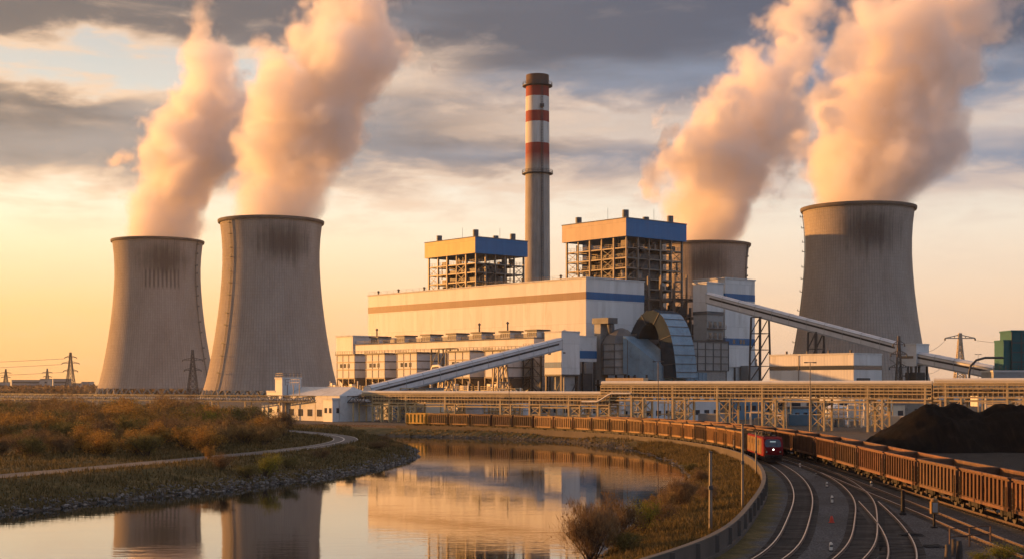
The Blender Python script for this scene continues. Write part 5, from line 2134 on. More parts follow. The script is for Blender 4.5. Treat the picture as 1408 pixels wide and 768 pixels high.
# ------------------------------------------------------------------ teal crusher tower at the right edge
p0 = P(1384, 509, 345)
t = thing('crusher_tower', 'teal clad crusher tower at the right edge, with a curved pipe on its left', 'industrial building', (p0.x, p0.y, 0), 0)
wall_box('wall', t, 1.2, 9, 0, 8, 13, 22.6, M['teal'], M['teal'], .15)
wall_box('annex_wall', t, -.6, 1.197, .4, 7, 13.2, 20.2, M['teal'], M['teal'], .1)
wall_box('base_wall', t, -3.4, 9, -.5, 8.5, 0, 12.6, M['panel'], M['grey_white'], .2)
mb = MB()
for z in (15, 17.4, 19.8):
    mb.box(1.1, 9, -.16, -.005, z, z + .25)
for x in (1.2, 3.6, 6, 8.4):
    mb.box(x, x + .2, -.15, -.006, 13, 22.6)
railing(mb, [(-3.4, -.4, 13.05), (9, -.4, 13.05)], 1.1, 1.4, .08)
mb.build('frame', M['dark_steel'], t)
mb = MB()
mb.tube([(-9, 1, 4), (-9, 1, 12.5), (-8.6, 1, 14.2), (-7.2, 1, 15.6), (-5, 1, 16.2), (-.6, 1, 16.2)], .3, 10)
mb.build('curved_pipe', M['dark_steel'], t, smooth=True)


# ------------------------------------------------------------------ pylons and lines
def pylon(label, px, D, h, arms, base=4.0, m='steel', thick=.18):
    p = Vector(((px - 704) * D / FPX, D, 0))
    t = thing('lattice_pylon', label, 'pylon', p, 0, 'electricity pylons')
    mb = MB()
    def half(z):
        f = z / h
        return base * (1 - f) ** 1.3 * .5 + base * .085
    n = 11
    zs_ = [h * (1 - (1 - i / n) ** 1.25) for i in range(n + 1)]
    for i in range(n):
        a, b = half(zs_[i]), half(zs_[i + 1])
        z0, z1 = zs_[i], zs_[i + 1]
        cs0 = [(a, a), (-a, a), (-a, -a), (a, -a)]
        cs1 = [(b, b), (-b, b), (-b, -b), (b, -b)]
        for k in range(4):
            mb.bar((*cs0[k], z0), (*cs1[k], z1), thick * 1.5)
            mb.bar((*cs0[k], z0), (*cs1[(k + 1) % 4], z1), thick)
            mb.bar((*cs0[(k + 1) % 4], z0), (*cs1[k], z1), thick)
            mb.bar((*cs1[k], z1), (*cs1[(k + 1) % 4], z1), thick)
    mb.build('mast', M[m], t)
    tips = []
    for z, w_ in arms:
        z *= h
        a = MB()
        q = half(z)
        for sx in (-1, 1):
            a.bar((sx * q, q, z), (sx * w_, 0, z), thick * 1.2)
            a.bar((sx * q, -q, z), (sx * w_, 0, z), thick * 1.2)
            a.bar((sx * q, 0, z + h * .045), (sx * w_, 0, z + .1), thick * 1.2)
            for f in (.3, .6):
                a.bar((sx * (q + (w_ - q) * f), 0, z), (sx * (q + (w_ - q) * f), 0, z + h * .045 * (1 - f)), thick)
            tips.append(p + Vector((sx * w_, 0, z - h * .03)))
        a.build('cross_arm', M[m], t)
        for sx in (-1, 1):
            i_ = MB()
            i_.tube([(sx * w_, 0, z), (sx * w_, 0, z - h * .03)], thick * 1.2, 6)
            i_.build('insulator', M['dark_steel'], t)
    return tips


PA = pylon('dark pylon standing clear against the yellow sky left of the towers', 97, 1450, 43, ((.55, 7.5), (.74, 9), (.88, 6)), 9, 'dark_steel', .34)
PB = pylon('small faint pylon left of the clear dark one, far off', 65, 2300, 36, ((.62, 7), (.82, 8)), 8, 'dark_steel', .42)
PC = pylon('faint pylon at the left edge, farthest off', 8, 2100, 33, ((.62, 7), (.82, 8)), 8, 'dark_steel', .42)
PD = pylon('brown pylon in front of the leftmost cooling tower', 265, 820, 30, ((.6, 5), (.8, 6)), 6, 'steel', .24)
PE = pylon('pale pylon with wide top frame at the right, against the sky', 1320, 690, 35, ((.55, 9), (.93, 7.5)), 6.5, 'pylon_pale', .36)
PF = pylon('brown lattice mast with short arms in front of the small transfer house', 1236, 385, 23, ((.62, 2.6), (.78, 2.2), (.9, 1.6)), 2.6, 'steel', .15)


def power_line(label, a, b, sag, r_=.12):
    mb = MB()
    a, b = Vector(a), Vector(b)
    pts = []
    for f in np.linspace(0, 1, 17):
        q = a.lerp(b, f)
        pts.append(q - a - Vector((0, 0, sag * 4 * f * (1 - f))))
    mb.tube(pts, r_, 5)
    o = mb.build('power_line', M['dark_steel'], None, loc=a)
    tag(o, label, 'power line', 'power lines')


far_l = Vector((-1150, 1500, 0))
for k, lab in ((0, 'lowest wire running left from the dark pylon'), (2, 'middle wire running left from the dark pylon'), (4, 'top wire running left from the dark pylon')):
    power_line(lab, PA[k], far_l + Vector((0, 0, PA[k].z)), 9, .16)
for k, lab in ((0, 'lower wire running left from the pale right pylon'), (2, 'upper wire running left from the pale right pylon')):
    power_line(lab, PE[k], PF[k] + Vector((0, 0, 3)), 4, .07)
for k, lab in ((1, 'lower wire running right from the pale pylon'), (3, 'upper wire running right from the pale pylon')):
    power_line(lab, PE[k], Vector((420, 700, PE[k].z)), 6, .08)

# ------------------------------------------------------------------ far town on the left and a few roofs on the right
far_defs = [(16, 55, 522, 1850, 'long pale block at the left edge of the skyline'), (55, 66, 520.5, 1900, 'narrow tower block next to the long pale block on the skyline'),
            (73, 92, 520.5, 1750, 'square block behind the foot of the dark pylon'), (99, 108, 526.5, 1800, 'low house right of the dark pylon'), (112, 124, 524.5, 1900, 'pale block just left of the first cooling tower'),
            (-30, 8, 525.0, 2000, 'low shed cut by the left edge of the skyline')]
for l, r_, top_, D, lab in far_defs:
    X0, X1 = (l - 704) * D / FPX, (r_ - 704) * D / FPX
    h = CAMZ + (HOR - top_) * D / FPX
    t = thing('far_block', lab, 'building', (X0, D, 0), 0, 'far blocks on the skyline')
    wall_box('wall', t, 0, X1 - X0, 0, 18, 0, h, M['panel'], M['roof'], .3)
    n = int((X1 - X0) / 6)
    for rr in range(int(h / 5)):
        mb = MB()
        mb.box(1.5, X1 - X0 - 1.5, -.2, -.01, 2.2 + 4.6 * rr, 4.0 + 4.6 * rr)
        mb.build('window_row', M['glass'], t)
for l, r_, h, D, lab in ((1288, 1318, 9.5, 560, 'low white roofs behind the lower right conveyor'), (1346, 1372, 8.5, 600, 'low pale shed behind the end of the right conveyor')):
    X0, X1 = (l - 704) * D / FPX, (r_ - 704) * D / FPX
    t = thing('far_shed', lab, 'building', (X0, D, 0), 0)
    wall_box('wall', t, 0, X1 - X0, 0, 14, 0, h, M['grey_white'], M['roof'], .3)
    mb = MB()
    mb.box(1, X1 - X0 - 1, -.1, -.01, h - 3, h - 1.6)
    mb.build('window', M['glass'], t)
# ------------------------------------------------------------------ trains
class Along:
    def __init__(self, line):
        self.l = line
        self.d = np.concatenate([[0], np.cumsum(np.linalg.norm(np.diff(line, axis=0), axis=1))])

    def at(self, s):
        return np.array([np.interp(s, self.d, self.l[:, 0]), np.interp(s, self.d, self.l[:, 1])])

    def s_of_y(self, y):
        return float(np.interp(y, self.l[:, 1], self.d))


RAILTOP = 0.19


def bogie(mb_frame, wheels, x, wb=1.8):
    f = MB()
    for sy in (-1, 1):
        f.bar((x - wb / 2 - .5, sy * .95, .62), (x + wb / 2 + .5, sy * .95, .62), .16, .34)
        for a in (-1, 1):
            f.box(x + a * wb / 2 - .2, x + a * wb / 2 + .2, sy * .95 - .14, sy * .95 + .14, .32, .72)
    f.box(x - .25, x + .25, -.95, .95, .5, .86)
    return f


def wagon(name, L, Wd, z0, z1, m, nr, wb, label, cat='wagon', bog=True):
    """open coal wagon: local x along the track, origin on the rail heads"""
    t = thing(name, label, cat, (0, 0, 0))
    b = MB()
    h = Wd / 2
    th = .07
    # four walls and the floor of the open body
    b.box(-L / 2, L / 2, -h, -h + th, z0, z1)
    b.box(-L / 2, L / 2, h - th, h, z0, z1)
    b.box(-L / 2, -L / 2 + th, -h + th, h - th, z0, z1)
    b.box(L / 2 - th, L / 2, -h + th, h - th, z0, z1)
    b.box(-L / 2 + th, L / 2 - th, -h + th, h - th, z0, z0 + .1)
    # ribs
    for k in range(nr + 1):
        x = -L / 2 + .1 + (L - .2) * k / nr
        for sy in (-1, 1):
            w2 = .075 if 0 < k < nr else .11
            ya, yb = (h + .003, h + .135) if sy > 0 else (-h - .135, -h - .003)
            b.box(x - w2, x + w2, ya, yb, z0 + .06, z1 - .12)
    for sx in (-1, 1):
        for k in (-1, 0, 1):
            xa, xb = (L / 2 + .003, L / 2 + .1) if sx > 0 else (-L / 2 - .1, -L / 2 - .003)
            b.box(xa, xb, k * h * .6 - .06, k * h * .6 + .06, z0 + .06, z1 - .12)
    b.build('body', m, t)
    r = MB()
    for sy in (-1, 1):
        r.box(-L / 2 - .05, L / 2 + .05, sy * (h + .03) - .09, sy * (h + .03) + .09, z1 + .002, z1 + .13)
        r.box(-L / 2 - .02, L / 2 + .02, sy * (h + .02) - .1, sy * (h + .02) + .1, z0 - .22, z0 - .002)
    for sx in (-1, 1):
        r.box(sx * (L / 2) - .08, sx * (L / 2) + .08, -h + .06, h - .06, z1 + .002, z1 + .13)
        r.box(sx * (L / 2) - .1, sx * (L / 2) + .1, -h + .08, h - .08, z0 - .22, z0 - .002)
    r.build('top_rail', m, t)
    u = MB()
    u.box(-L / 2 + .1, L / 2 - .1, -.35, .35, z0 - .32, z0 - .012)
    for k in range(5):
        x = -L / 2 + L * (k + .5) / 5
        u.box(x - .08, x + .08, -h + .12, h - .12, z0 - .25, z0 - .02)
    u.tube([(-.8, .9, .75), (.8, .9, .75)], .22, 8)
    u.box(-.4, .5, -1.05, -.6, .5, .9)
    for sx in (-1, 1):
        u.bar((sx * L / 2, 0, .87), (sx * (L / 2 + .42), 0, .87), .2)
        for sy in (-1, 1):
            u.tube([(sx * L / 2, sy * .85, .9), (sx * (L / 2 + .35), sy * .85, .9)], .12, 6)
    u.build('underframe', M['under'], t)
    for sx in (-1, 1):
        f = bogie(None, None, sx * wb / 2)
        fo = f.build('bogie', M['under'], t)
        for a in (-1, 1):
            wmb = MB()
            x = sx * wb / 2 + a * .9
            for sy in (-1, 1):
                y0, y1 = sy * .68, sy * .81
                prof = [(0.02, 0), (.45, 0), (.45, .13), (.02, .13)]
                vs, fs = [], []
                n = 18
                for y in (min(y0, y1), max(y0, y1)):
                    for k in range(n):
                        an = 2 * math.pi * k / n
                        vs.append((x + .45 * math.cos(an), y, .45 + .45 * math.sin(an)))
                fs = [tuple(range(n)), tuple(range(2 * n - 1, n - 1, -1))] + [(k, (k + 1) % n, n + (k + 1) % n, n + k) for k in range(n)]
                wmb.add(vs, fs)
            wmb.bar((x, -.7, .45), (x, .7, .45), .15)
            wmb.build('wheelset', M['wheel'], fo)
    for sx, sy in ((1, -1), (-1, 1), (1, 1), (-1, -1)):
        x = sx * (L / 2 - .35)
        l_ = MB()
        for dx_ in (-.2, .2):
            l_.bar((x + dx_, sy * (h + .17), z0 - .5), (x + dx_, sy * (h + .17), z1 - .5), .045)
        for k in range(5):
            l_.bar((x - .2, sy * (h + .17), z0 - .45 + k * .38), (x + .2, sy * (h + .17), z0 - .45 + k * .38), .04)
        l_.build('ladder', M['under'], t)
    return t


M['wheel'] = mat('wheel_steel', (0.09, 0.075, 0.065), 0.5, 0.25, 3.0, metal=.5)


def coal_mesh(L, Wd, zt, seed):
    r = np.random.default_rng(seed)
    nx, ny = max(14, int(L / .3)), 11
    mb = MB()
    vs = []
    ph = r.uniform(0, 6)
    for i in range(nx + 1):
        for j in range(ny + 1):
            x, y = -L / 2 + L * i / nx, -Wd / 2 + Wd * j / ny
            e = min(1, (L / 2 - abs(x)) / 1.2) * (1 - (abs(y) / (Wd / 2)) ** 2.2)
            z = zt - .28 + .42 * max(0, e) * (.75 + .25 * math.sin(x * 1.1 + ph)) + r.normal(0, .035)
            if i in (0, nx) or j in (0, ny):
                z = zt - .35
            vs.append((x, y, z))
    fs = [(i * (ny + 1) + j, (i + 1) * (ny + 1) + j, (i + 1) * (ny + 1) + j + 1, i * (ny + 1) + j + 1) for i in range(nx) for j in range(ny)]
    b0 = len(vs)
    mb.add(vs, fs)
    mb.box(-L / 2, L / 2, -Wd / 2, Wd / 2, zt - .9, zt - .352)
    return mb.mesh('coal', M['coal'])


def rake(line, s0, pitch, n, protos, coals, labels, coal_labels, group, wobble=0.0, half=None):
    al = Along(line)
    r = np.random.default_rng(5)
    for i in range(n):
        sc = s0 + pitch * i + pitch / 2
        if sc > al.d[-1] - 5:
            break
        q = half or pitch * .36
        a, b = al.at(sc - q), al.at(sc + q)
        c = (a + b) / 2
        rz = math.atan2(b[1] - a[1], b[0] - a[0])
        pk = protos(i)
        o = copy_tree(pk, (c[0], c[1], RAILTOP), rz, labels(i))
        o['group'] = group
        co = inst(coals[i % len(coals)], 'coal_load', None, (c[0], c[1], RAILTOP), (0, 0, rz))
        tag(co, coal_labels(i), 'coal load', 'coal loads in ' + group)


def drop(root):
    for ch in list(root.children):
        for g in list(ch.children):
            bpy.data.objects.remove(g)
        bpy.data.objects.remove(ch)
    bpy.data.objects.remove(root)


# near rake on the right, long bogie wagons
protoA = wagon('coal_wagon', 11.1, 2.9, 1.12, 3.02, M['rust'], 12, 7.4, 'x')
protoB = wagon('coal_wagon', 11.1, 2.9, 1.12, 3.02, M['rust2'], 11, 7.4, 'x')
coalsA = [coal_mesh(10.9, 2.7, 2.62, k) for k in range(3)]
alT4 = Along(T4)
near_words = ['cut by the right edge of the picture', 'nearest wholly seen, above the signal box', 'second from the right edge, above the black post', 'third from the right edge', 'fourth from the right edge',
              'fifth from the right edge', 'sixth from the right edge', 'seventh from the right edge', 'first behind the locomotive front', 'second behind the locomotive front', 'third behind the locomotive',
              'fourth behind the locomotive', 'fifth behind the locomotive', 'sixth behind the locomotive', 'seventh behind the locomotive', 'eighth behind the locomotive']
rake(T4, alT4.s_of_y(79.1) - 0.1, 12.0, 16, lambda i: protoB if i in (2, 5, 9) else protoA, coalsA,
     lambda i: f'rusty coal wagon of the near rake, {near_words[i]}', lambda i: f'black coal in the near-rake wagon {near_words[i]}', 'wagons of the near rake', half=3.7)
drop(protoA)
drop(protoB)

# train on the curve
pc1 = wagon('coal_wagon', 5.8, 2.75, 1.10, 3.0, M['rust3'], 9, 3.7, 'x')
pc2 = wagon('coal_wagon', 5.8, 2.75, 1.10, 3.0, M['rust2'], 9, 3.7, 'x')
pc3 = wagon('coal_wagon', 5.8, 2.75, 1.10, 3.0, M['yellow_wagon'] if 'yellow_wagon' in M else M['rust3'], 5, 3.7, 'x')
coalsB = [coal_mesh(5.6, 2.55, 2.62, 10 + k) for k in range(3)]
alT1 = Along(T1)
sL = alT1.s_of_y(164.0)
N1 = 21
word1 = lambda i: 'last' if i == N1 - 1 else ORD[i]
rake(T1, sL + 15.9, 6.62, N1, lambda i: pc2 if i in (15, 16, 17, 4) else (pc3 if i == N1 - 1 else pc1), coalsB,
     lambda i: f'{word1(i)} short rusty wagon behind the red locomotive on the curve' if i < N1 - 1 else 'bright ochre wagon at the far left tail of the curving train',
     lambda i: f'coal in the {word1(i)} wagon behind the red locomotive', 'wagons of the curving train', half=1.85)
for q in (pc1, pc2, pc3):
    drop(q)


def locomotive():
    a, b = alT1.at(sL + 1.2), alT1.at(sL + 13.2)
    c = (a + b) / 2
    rz = math.atan2(a[1] - b[1], a[0] - b[0])                      # +x is the front, towards the camera
    t = thing('locomotive', 'red locomotive with dark windscreen and lit headlight at the head of the curving train', 'locomotive', (c[0], c[1], RAILTOP), rz)
    t.scale = (1.0, 0.80, 0.86)
    L, h = 14.6, 1.48
    # side profile of the body: sloping cab nose
    prof = [(-L / 2, .95), (L / 2 - .1, .95), (L / 2, 1.5), (L / 2 - .12, 2.15), (L / 2 - .62, 3.30), (L / 2 - 1.0, 3.55), (-L / 2 + .5, 3.55), (-L / 2, 3.2)]
    mb = MB()
    fr = []
    for y, ins in ((-h, .0), (-h, .0), (h, .0)):
        pass
    ring = lambda y, k: [(x * 1.0 - (k if x > 0 else -k), y, z - (k * .6 if z > 3 else 0)) for x, z in prof]
    mb.sweep([ring(-h, .12), ring(-h + .14, 0), ring(h - .14, 0), ring(h, .12)])
    mb.build('cab_front', M['red'], t)
    mb = MB()
    for sy in (-1, 1):
        y0, y1 = (-h - .03, -h + .02) if sy < 0 else (h - .02, h + .03)
        mb.box(-L / 2 + .3, L / 2 - 1.5, y0, y1, 1.15, 3.30)
        for k in range(9):
            x = -L / 2 + .8 + k * 1.42
            mb.box(x - .07, x + .07, y0 - .05 if sy < 0 else y0, y1 if sy < 0 else y1 + .05, 1.15, 3.3)
    mb.build('side_panel', M['sidebrown'], t)
    for k in range(4):
        for sy in (-1, 1):
            mb = MB()
            x = -L / 2 + 1.7 + 2.84 * k
            y0, y1 = (-h - .05, -h - .033) if sy < 0 else (h + .033, h + .05)
            mb.box(x, x + .9, y0, y1, 2.3, 3.0)
            mb.build('grille', M['under'], t)
    # windscreen lies on the sloping nose
    def on_nose(y, f, out=.025):
        a_, b_ = Vector((L / 2 - .12, 0, 2.15)), Vector((L / 2 - .62, 0, 3.30))
        q = a_.lerp(b_, f)
        nrm = Vector((1.15, 0, .5)).normalized()
        return (q.x + nrm.x * out, y, q.z + nrm.z * out)
    mb = MB()
    pts = [(-1.16, .12), (-1.2, .5), (-1.05, .86), (-.8, .94), (.8, .94), (1.05, .86), (1.2, .5), (1.16, .12), (.95, .03), (-.95, .03)]
    vs = [on_nose(y, f, .03) for y, f in pts] + [on_nose(y, f, -.05) for y, f in pts]
    n = len(pts)
    mb.add(vs, [tuple(range(n)), tuple(range(2 * n - 1, n - 1, -1))] + [(k, (k + 1) % n, n + (k + 1) % n, n + k) for k in range(n)])
    ws = mb.build('windscreen', M['glass'], t)
    mb = MB()
    for y in (-.45, .45):
        mb.bar(on_nose(y, .05, .06), on_nose(y * 1.3, .6, .06), .03)
    mb.build('wiper', M['under'], ws)
    mb = MB()
    m = bpy.data.materials.new('train_display')
    m.use_nodes = True
    bb = m.node_tree.nodes['Principled BSDF']
    bb.inputs['Base Color'].default_value = (.02, .03, .03, 1)
    bb.inputs['Emission Color'].default_value = (.75, .95, 1.0, 1)
    bb.inputs['Emission Strength'].default_value = .16
    mb.add([on_nose(-.42, .60, .045), on_nose(.42, .60, .045), on_nose(.42, .74, .045), on_nose(-.42, .74, .045)], [(0, 1, 2, 3)])
    mb.build('number_display', m, ws)
    mh = bpy.data.materials.new('headlight_lens')
    mh.use_nodes = True
    bb = mh.node_tree.nodes['Principled BSDF']
    bb.inputs['Emission Color'].default_value = (1, .95, .82, 1)
    bb.inputs['Emission Strength'].default_value = 4
    ml = bpy.data.materials.new('dim_lens')
    ml.use_nodes = True
    ml.node_tree.nodes['Principled BSDF'].inputs['Base Color'].default_value = (.35, .33, .3, 1)
    ml.node_tree.nodes['Principled BSDF'].inputs['Roughness'].default_value = .15
    for y, z, lens, r_ in ((0, 1.86, mh, .10), (-1.0, 1.55, ml, .12), (1.0, 1.55, ml, .12)):
        q = MB()
        xx = L / 2 - .06
        q.tube([(xx - .1, y, z), (xx + .06, y, z)], r_ + .05, 14)
        ho = q.build('headlight', M['under'], t)
        q = MB()
        q.tube([(xx + .05, y, z), (xx + .085, y, z)], r_, 14)
        q.build('lens', lens, ho)
    mb = MB()
    for y in (-1.15, 1.15):
        mb.tube([(L / 2 - .1, y, 1.25), (L / 2 + .1, y, 1.25), (L / 2 + .1, y, 2.0), (L / 2 - .1, y, 2.0)], .03, 5)
    mb.bar((L / 2 + .12, -1.3, .98), (L / 2 + .12, 1.3, .98), .12, .3)
    mb.build('handrail', M['under'], t)
    for y in (-.88, .88):
        mb = MB()
        mb.tube([(L / 2 + .1, y, .98), (L / 2 + .55, y, .98)], .12, 10)
        mb.tube([(L / 2 + .55, y, .98), (L / 2 + .62, y, .98)], .25, 14)
        mb.build('buffer', M['under'], t)
    mb = MB()
    mb.bar((L / 2, 0, .95), (L / 2 + .5, 0, .85), .25, .3)
    mb.build('coupling', M['under'], t)
    mb = MB()
    mb.box(L / 2 - .5, L / 2 + .05, -1.25, 1.25, .18, .8)
    mb.box(-L / 2 + .2, L / 2 - .6, -.9, .9, .55, .948)
    mb.box(-1.6, 1.6, -1.25, 1.25, .3, .93)
    mb.build('underframe', M['under'], t)
    for sx in (-1, 1):
        f = bogie(None, None, sx * 4.4, 2.6)
        fo = f.build('bogie', M['under'], t)
        for a_ in (-1, 1):
            w2 = MB()
            x = sx * 4.4 + a_ * 1.3
            for sy in (-1, 1):
                w2.tube([(x, sy * .68, .55), (x, sy * .82, .55)], .55, 20)
            w2.bar((x, -.7, .55), (x, .7, .55), .16)
            w2.build('wheelset', M['wheel'], fo)
    r = np.random.default_rng(4)
    mb = MB()
    mb.box(-L / 2 + .7, L / 2 - 2.6, -1.0, 1.0, 3.553, 3.66)
    for k in range(16):
        x, y = r.uniform(-L / 2 + 1, L / 2 - 3), r.uniform(-.95, .6)
        mb.box(x, x + r.uniform(.4, 1.4), y, y + r.uniform(.25, .7), 3.66, 3.66 + r.uniform(.12, .42))
    for k in range(9):
        x = -L / 2 + 1.2 + 1.3 * k
        mb.tube([(x, -.6 + .15 * (k % 3), 3.6), (x, -.6 + .15 * (k % 3), 4.05)], .07, 6)
    mb.bar((-L / 2 + 1, -.5, 4.02), (L / 2 - 3.2, -.5, 4.02), .05)
    mb.build('roof_gear', M['under'], t)
    for x0 in (-5.2, 2.2):
        mb = MB()
        for y in (-.55, .55):
            mb.bar((x0, y, 3.62), (x0 + 1.6, y * .8, 3.95), .06)
            mb.bar((x0 + 1.6, y * .8, 3.95), (x0 + .1, y, 4.1), .05)
        mb.bar((x0 + .1, -.85, 4.1), (x0 + .1, .85, 4.1), .07)
        mb.build('pantograph', M['under'], t)


locomotive()

# ------------------------------------------------------------------ things beside the tracks
def marker(label, px, py, h, m, name='track_marker', cone=False):
    p = G(px, py)
    t = thing(name, label, 'track marker', p, 0, 'markers between the tracks')
    mb = MB()
    if cone:
        mb.lathe([(.22, 0.0), (.22, .05), (.15, .06), (.13, h * .6), (.05, h)], 14, cap0=True, cap1=True)
    else:
        mb.prism([(-.085, -.07), (.085, -.07), (.085, .07), (-.085, .07)], 0, h * .86)
        mb.sweep([[(-.085, -.07, h * .861), (.085, -.07, h * .861), (.085, .07, h * .861), (-.085, .07, h * .861)], [(-.03, -.03, h), (.03, -.03, h), (.03, .03, h), (-.03, .03, h)]])
    mb.build('body', M[m], t)
    mb = MB()
    if cone:
        mb.lathe([(.18, .0), (.22, .0), (.22, .03), (.18, .03)], 14)
    else:
        mb.box(-.12, .12, -.1, .1, 0, .06)
    mb.build('base', M['under'], t)
    if not cone:
        mb = MB()
        mb.box(-.09, .09, -.076, -.071, h * .5, h * .68)
        mb.build('dark_stripe', M['under'], t)


M['marker_white'] = mat('marker_white', (.70, .62, .52), .7, .1, 2)
M['marker_red'] = mat('marker_red', (.48, .06, .035), .6, .1, 2)
marker('small white marker nearest the locomotive, between the tracks', 1100, 642, .5, 'marker_white')
marker('low dull marker between the two left tracks, second from the locomotive', 1122, 655, .42, 'concrete')
marker('white marker between the two left tracks, middle of the row', 1137, 669, .48, 'marker_white')
marker('tall white marker just beyond the red cone', 1144, 691, .62, 'marker_white')
marker('red cone standing on the ballast between the tracks', 1143.5, 718, .48, 'marker_red', 'traffic_cone', True)
marker('white marker nearest the camera, below the red cone', 1142.5, 757, .52, 'marker_white')
marker('white marker between the straight track and the rusty wagons', 1198, 668, .5, 'marker_white')


def post(name, label, px, py, h, w_, m, cat='post', d=None):
    p = G(px, py)
    t = thing(name, label, cat, p, 0)
    mb = MB()
    mb.tube([(0, 0, 0), (0, 0, h)], [w_, w_ * .8], 10)
    mb.build('shaft', M[m], t, smooth=True)
    mb = MB()
    mb.lathe([(w_ * 1.6, 0), (w_ * 1.6, .12), (w_, .2)], 10, cap0=True)
    mb.lathe([(w_ * .9, h), (w_ * .9, h + .05), (.01, h + .09)], 10)
    mb.build('cap', M['under'], t)
    return t


post('bollard', 'thick black post between the tracks and the wagons', 1241.5, 707, 1.72, .16, 'under', 'post')
p = G(1284.5, 725)
t = thing('signal_box', 'signal box with a red lamp hood on a short post', 'signal', p, 0)
mb = MB()
mb.tube([(0, 0, 0), (0, 0, .95)], .08, 8)
mb.box(-.18, .18, -.18, .18, 0, .1)
mb.build('post', M['under'], t)
mb = MB()
mb.box(-.24, .24, -.2, .2, .95, 1.75)
mb.lathe([(.24, 1.752), (.22, 1.9), (.1, 1.98), (.01, 2.0)], 12)
mb.build('case', M['sidebrown'], t)
mb = MB()
mb.box(-.17, .17, -.23, -.203, 1.05, 1.68)
mb.build('door', M['panel'], t)
# railing
a, b = G(1306, 753), G(1362, 748)
t = thing('guard_rail', 'low rusty guard rail right of the signal box', 'railing', a, 0)
for f in (0, .48, 1):
    q = (b - a) * f
    mb = MB()
    mb.tube([(q.x, q.y, 0), (q.x, q.y, 1.15)], .05, 7)
    mb.build('post', M['rust2'], t)
for z in (.65, 1.12):
    mb = MB()
    mb.bar((0, 0, z), ((b - a).x, (b - a).y, z), .06)
    mb.build('rail', M['rust2'], t)
# broken stumps
for k, (px, py, h, lab) in enumerate(((1303, 768, .8, 'broken dark stump at the bottom edge, leftmost of three'), (1312, 764, .95, 'broken dark stump in the middle of three at the bottom edge'), (1319, 768, 1.0, 'broken dark stump at the bottom edge, rightmost of three'))):
    p = G(px, py)
    mb = MB()
    mb.tube([(0, 0, 0), (.03, 0, h * .6), (.0, .05, h)], [.2, .17, .13], 9)
    o = mb.build('stump', M['sleeper'], None, loc=p, smooth=True)
    tag(o, lab, 'stump', 'stumps at the bottom edge')
r = np.random.default_rng(8)
for k, (px, py, s_, lab) in enumerate(((1256, 736, .55, 'dark lump of spoil left of the guard rail'), (1280, 751, .4, 'small dark lump below the signal box'), (1287, 752, .35, 'small dark lump right beside the other below the signal box'))):
    p = G(px, py)
    bm = bmesh.new()
    bmesh.ops.create_icosphere(bm, subdivisions=3, radius=s_)
    for v in bm.verts:
        v.co *= 1 + .45 * mnoise.noise(v.co * 2.4 / s_ * .5 + Vector((k * 5, 0, 0)))
        v.co.z *= .4
        v.co.x *= 1.6
    me = bpy.data.meshes.new('spoil_lump')
    bm.to_mesh(me)
    bm.free()
    me.materials.append(M['coal'])
    tag(inst(me, 'spoil_lump', None, p), lab, 'lump', 'spoil lumps by the tracks')

# poles on the bank and behind the wall
def bank_pole(label, px, ytop, ybot, D, w_, name='pole', m='pale_steel'):
    X = (px - 704) * D / FPX
    zt = CAMZ + (HOR - ytop) * D / FPX
    zb = float(ground_height(np.array([X]), np.array([D]), True)[0]) - .15
    t = thing(name, label, 'pole', (X, D, zb), 0, 'poles along the wall')
    mb = MB()
    mb.tube([(0, 0, 0), (0, 0, zt - zb)], [w_, w_ * .75], 9)
    mb.build('shaft', M[m], t, smooth=True)
    mb = MB()
    mb.lathe([(w_ * .9, zt - zb), (w_, zt - zb + .06), (.01, zt - zb + .14)], 9)
    mb.box(-w_ * 1.1, w_ * 1.1, -w_ * 1.6, w_ * 1.6, (zt - zb) * .55, (zt - zb) * .55 + .25)
    mb.build('fitting', M['dark_steel'], t)


bank_pole('weathered pole standing in the grass, leftmost of the bank poles', 977, 622, 733, 91, .13)
bank_pole('tall thin pole left of the wall, its top level with the wagons', 1021, 583, 698, 104, .10)
bank_pole('short thin pole between the wall and the locomotive', 1039.5, 594, 652, 142, .09)
bank_pole('stubby post behind the wall left of the locomotive', 980, 590, 618, 205, .10)
bank_pole('low post in front of the last wagons before the locomotive', 1009, 604, 620, 182, .09)

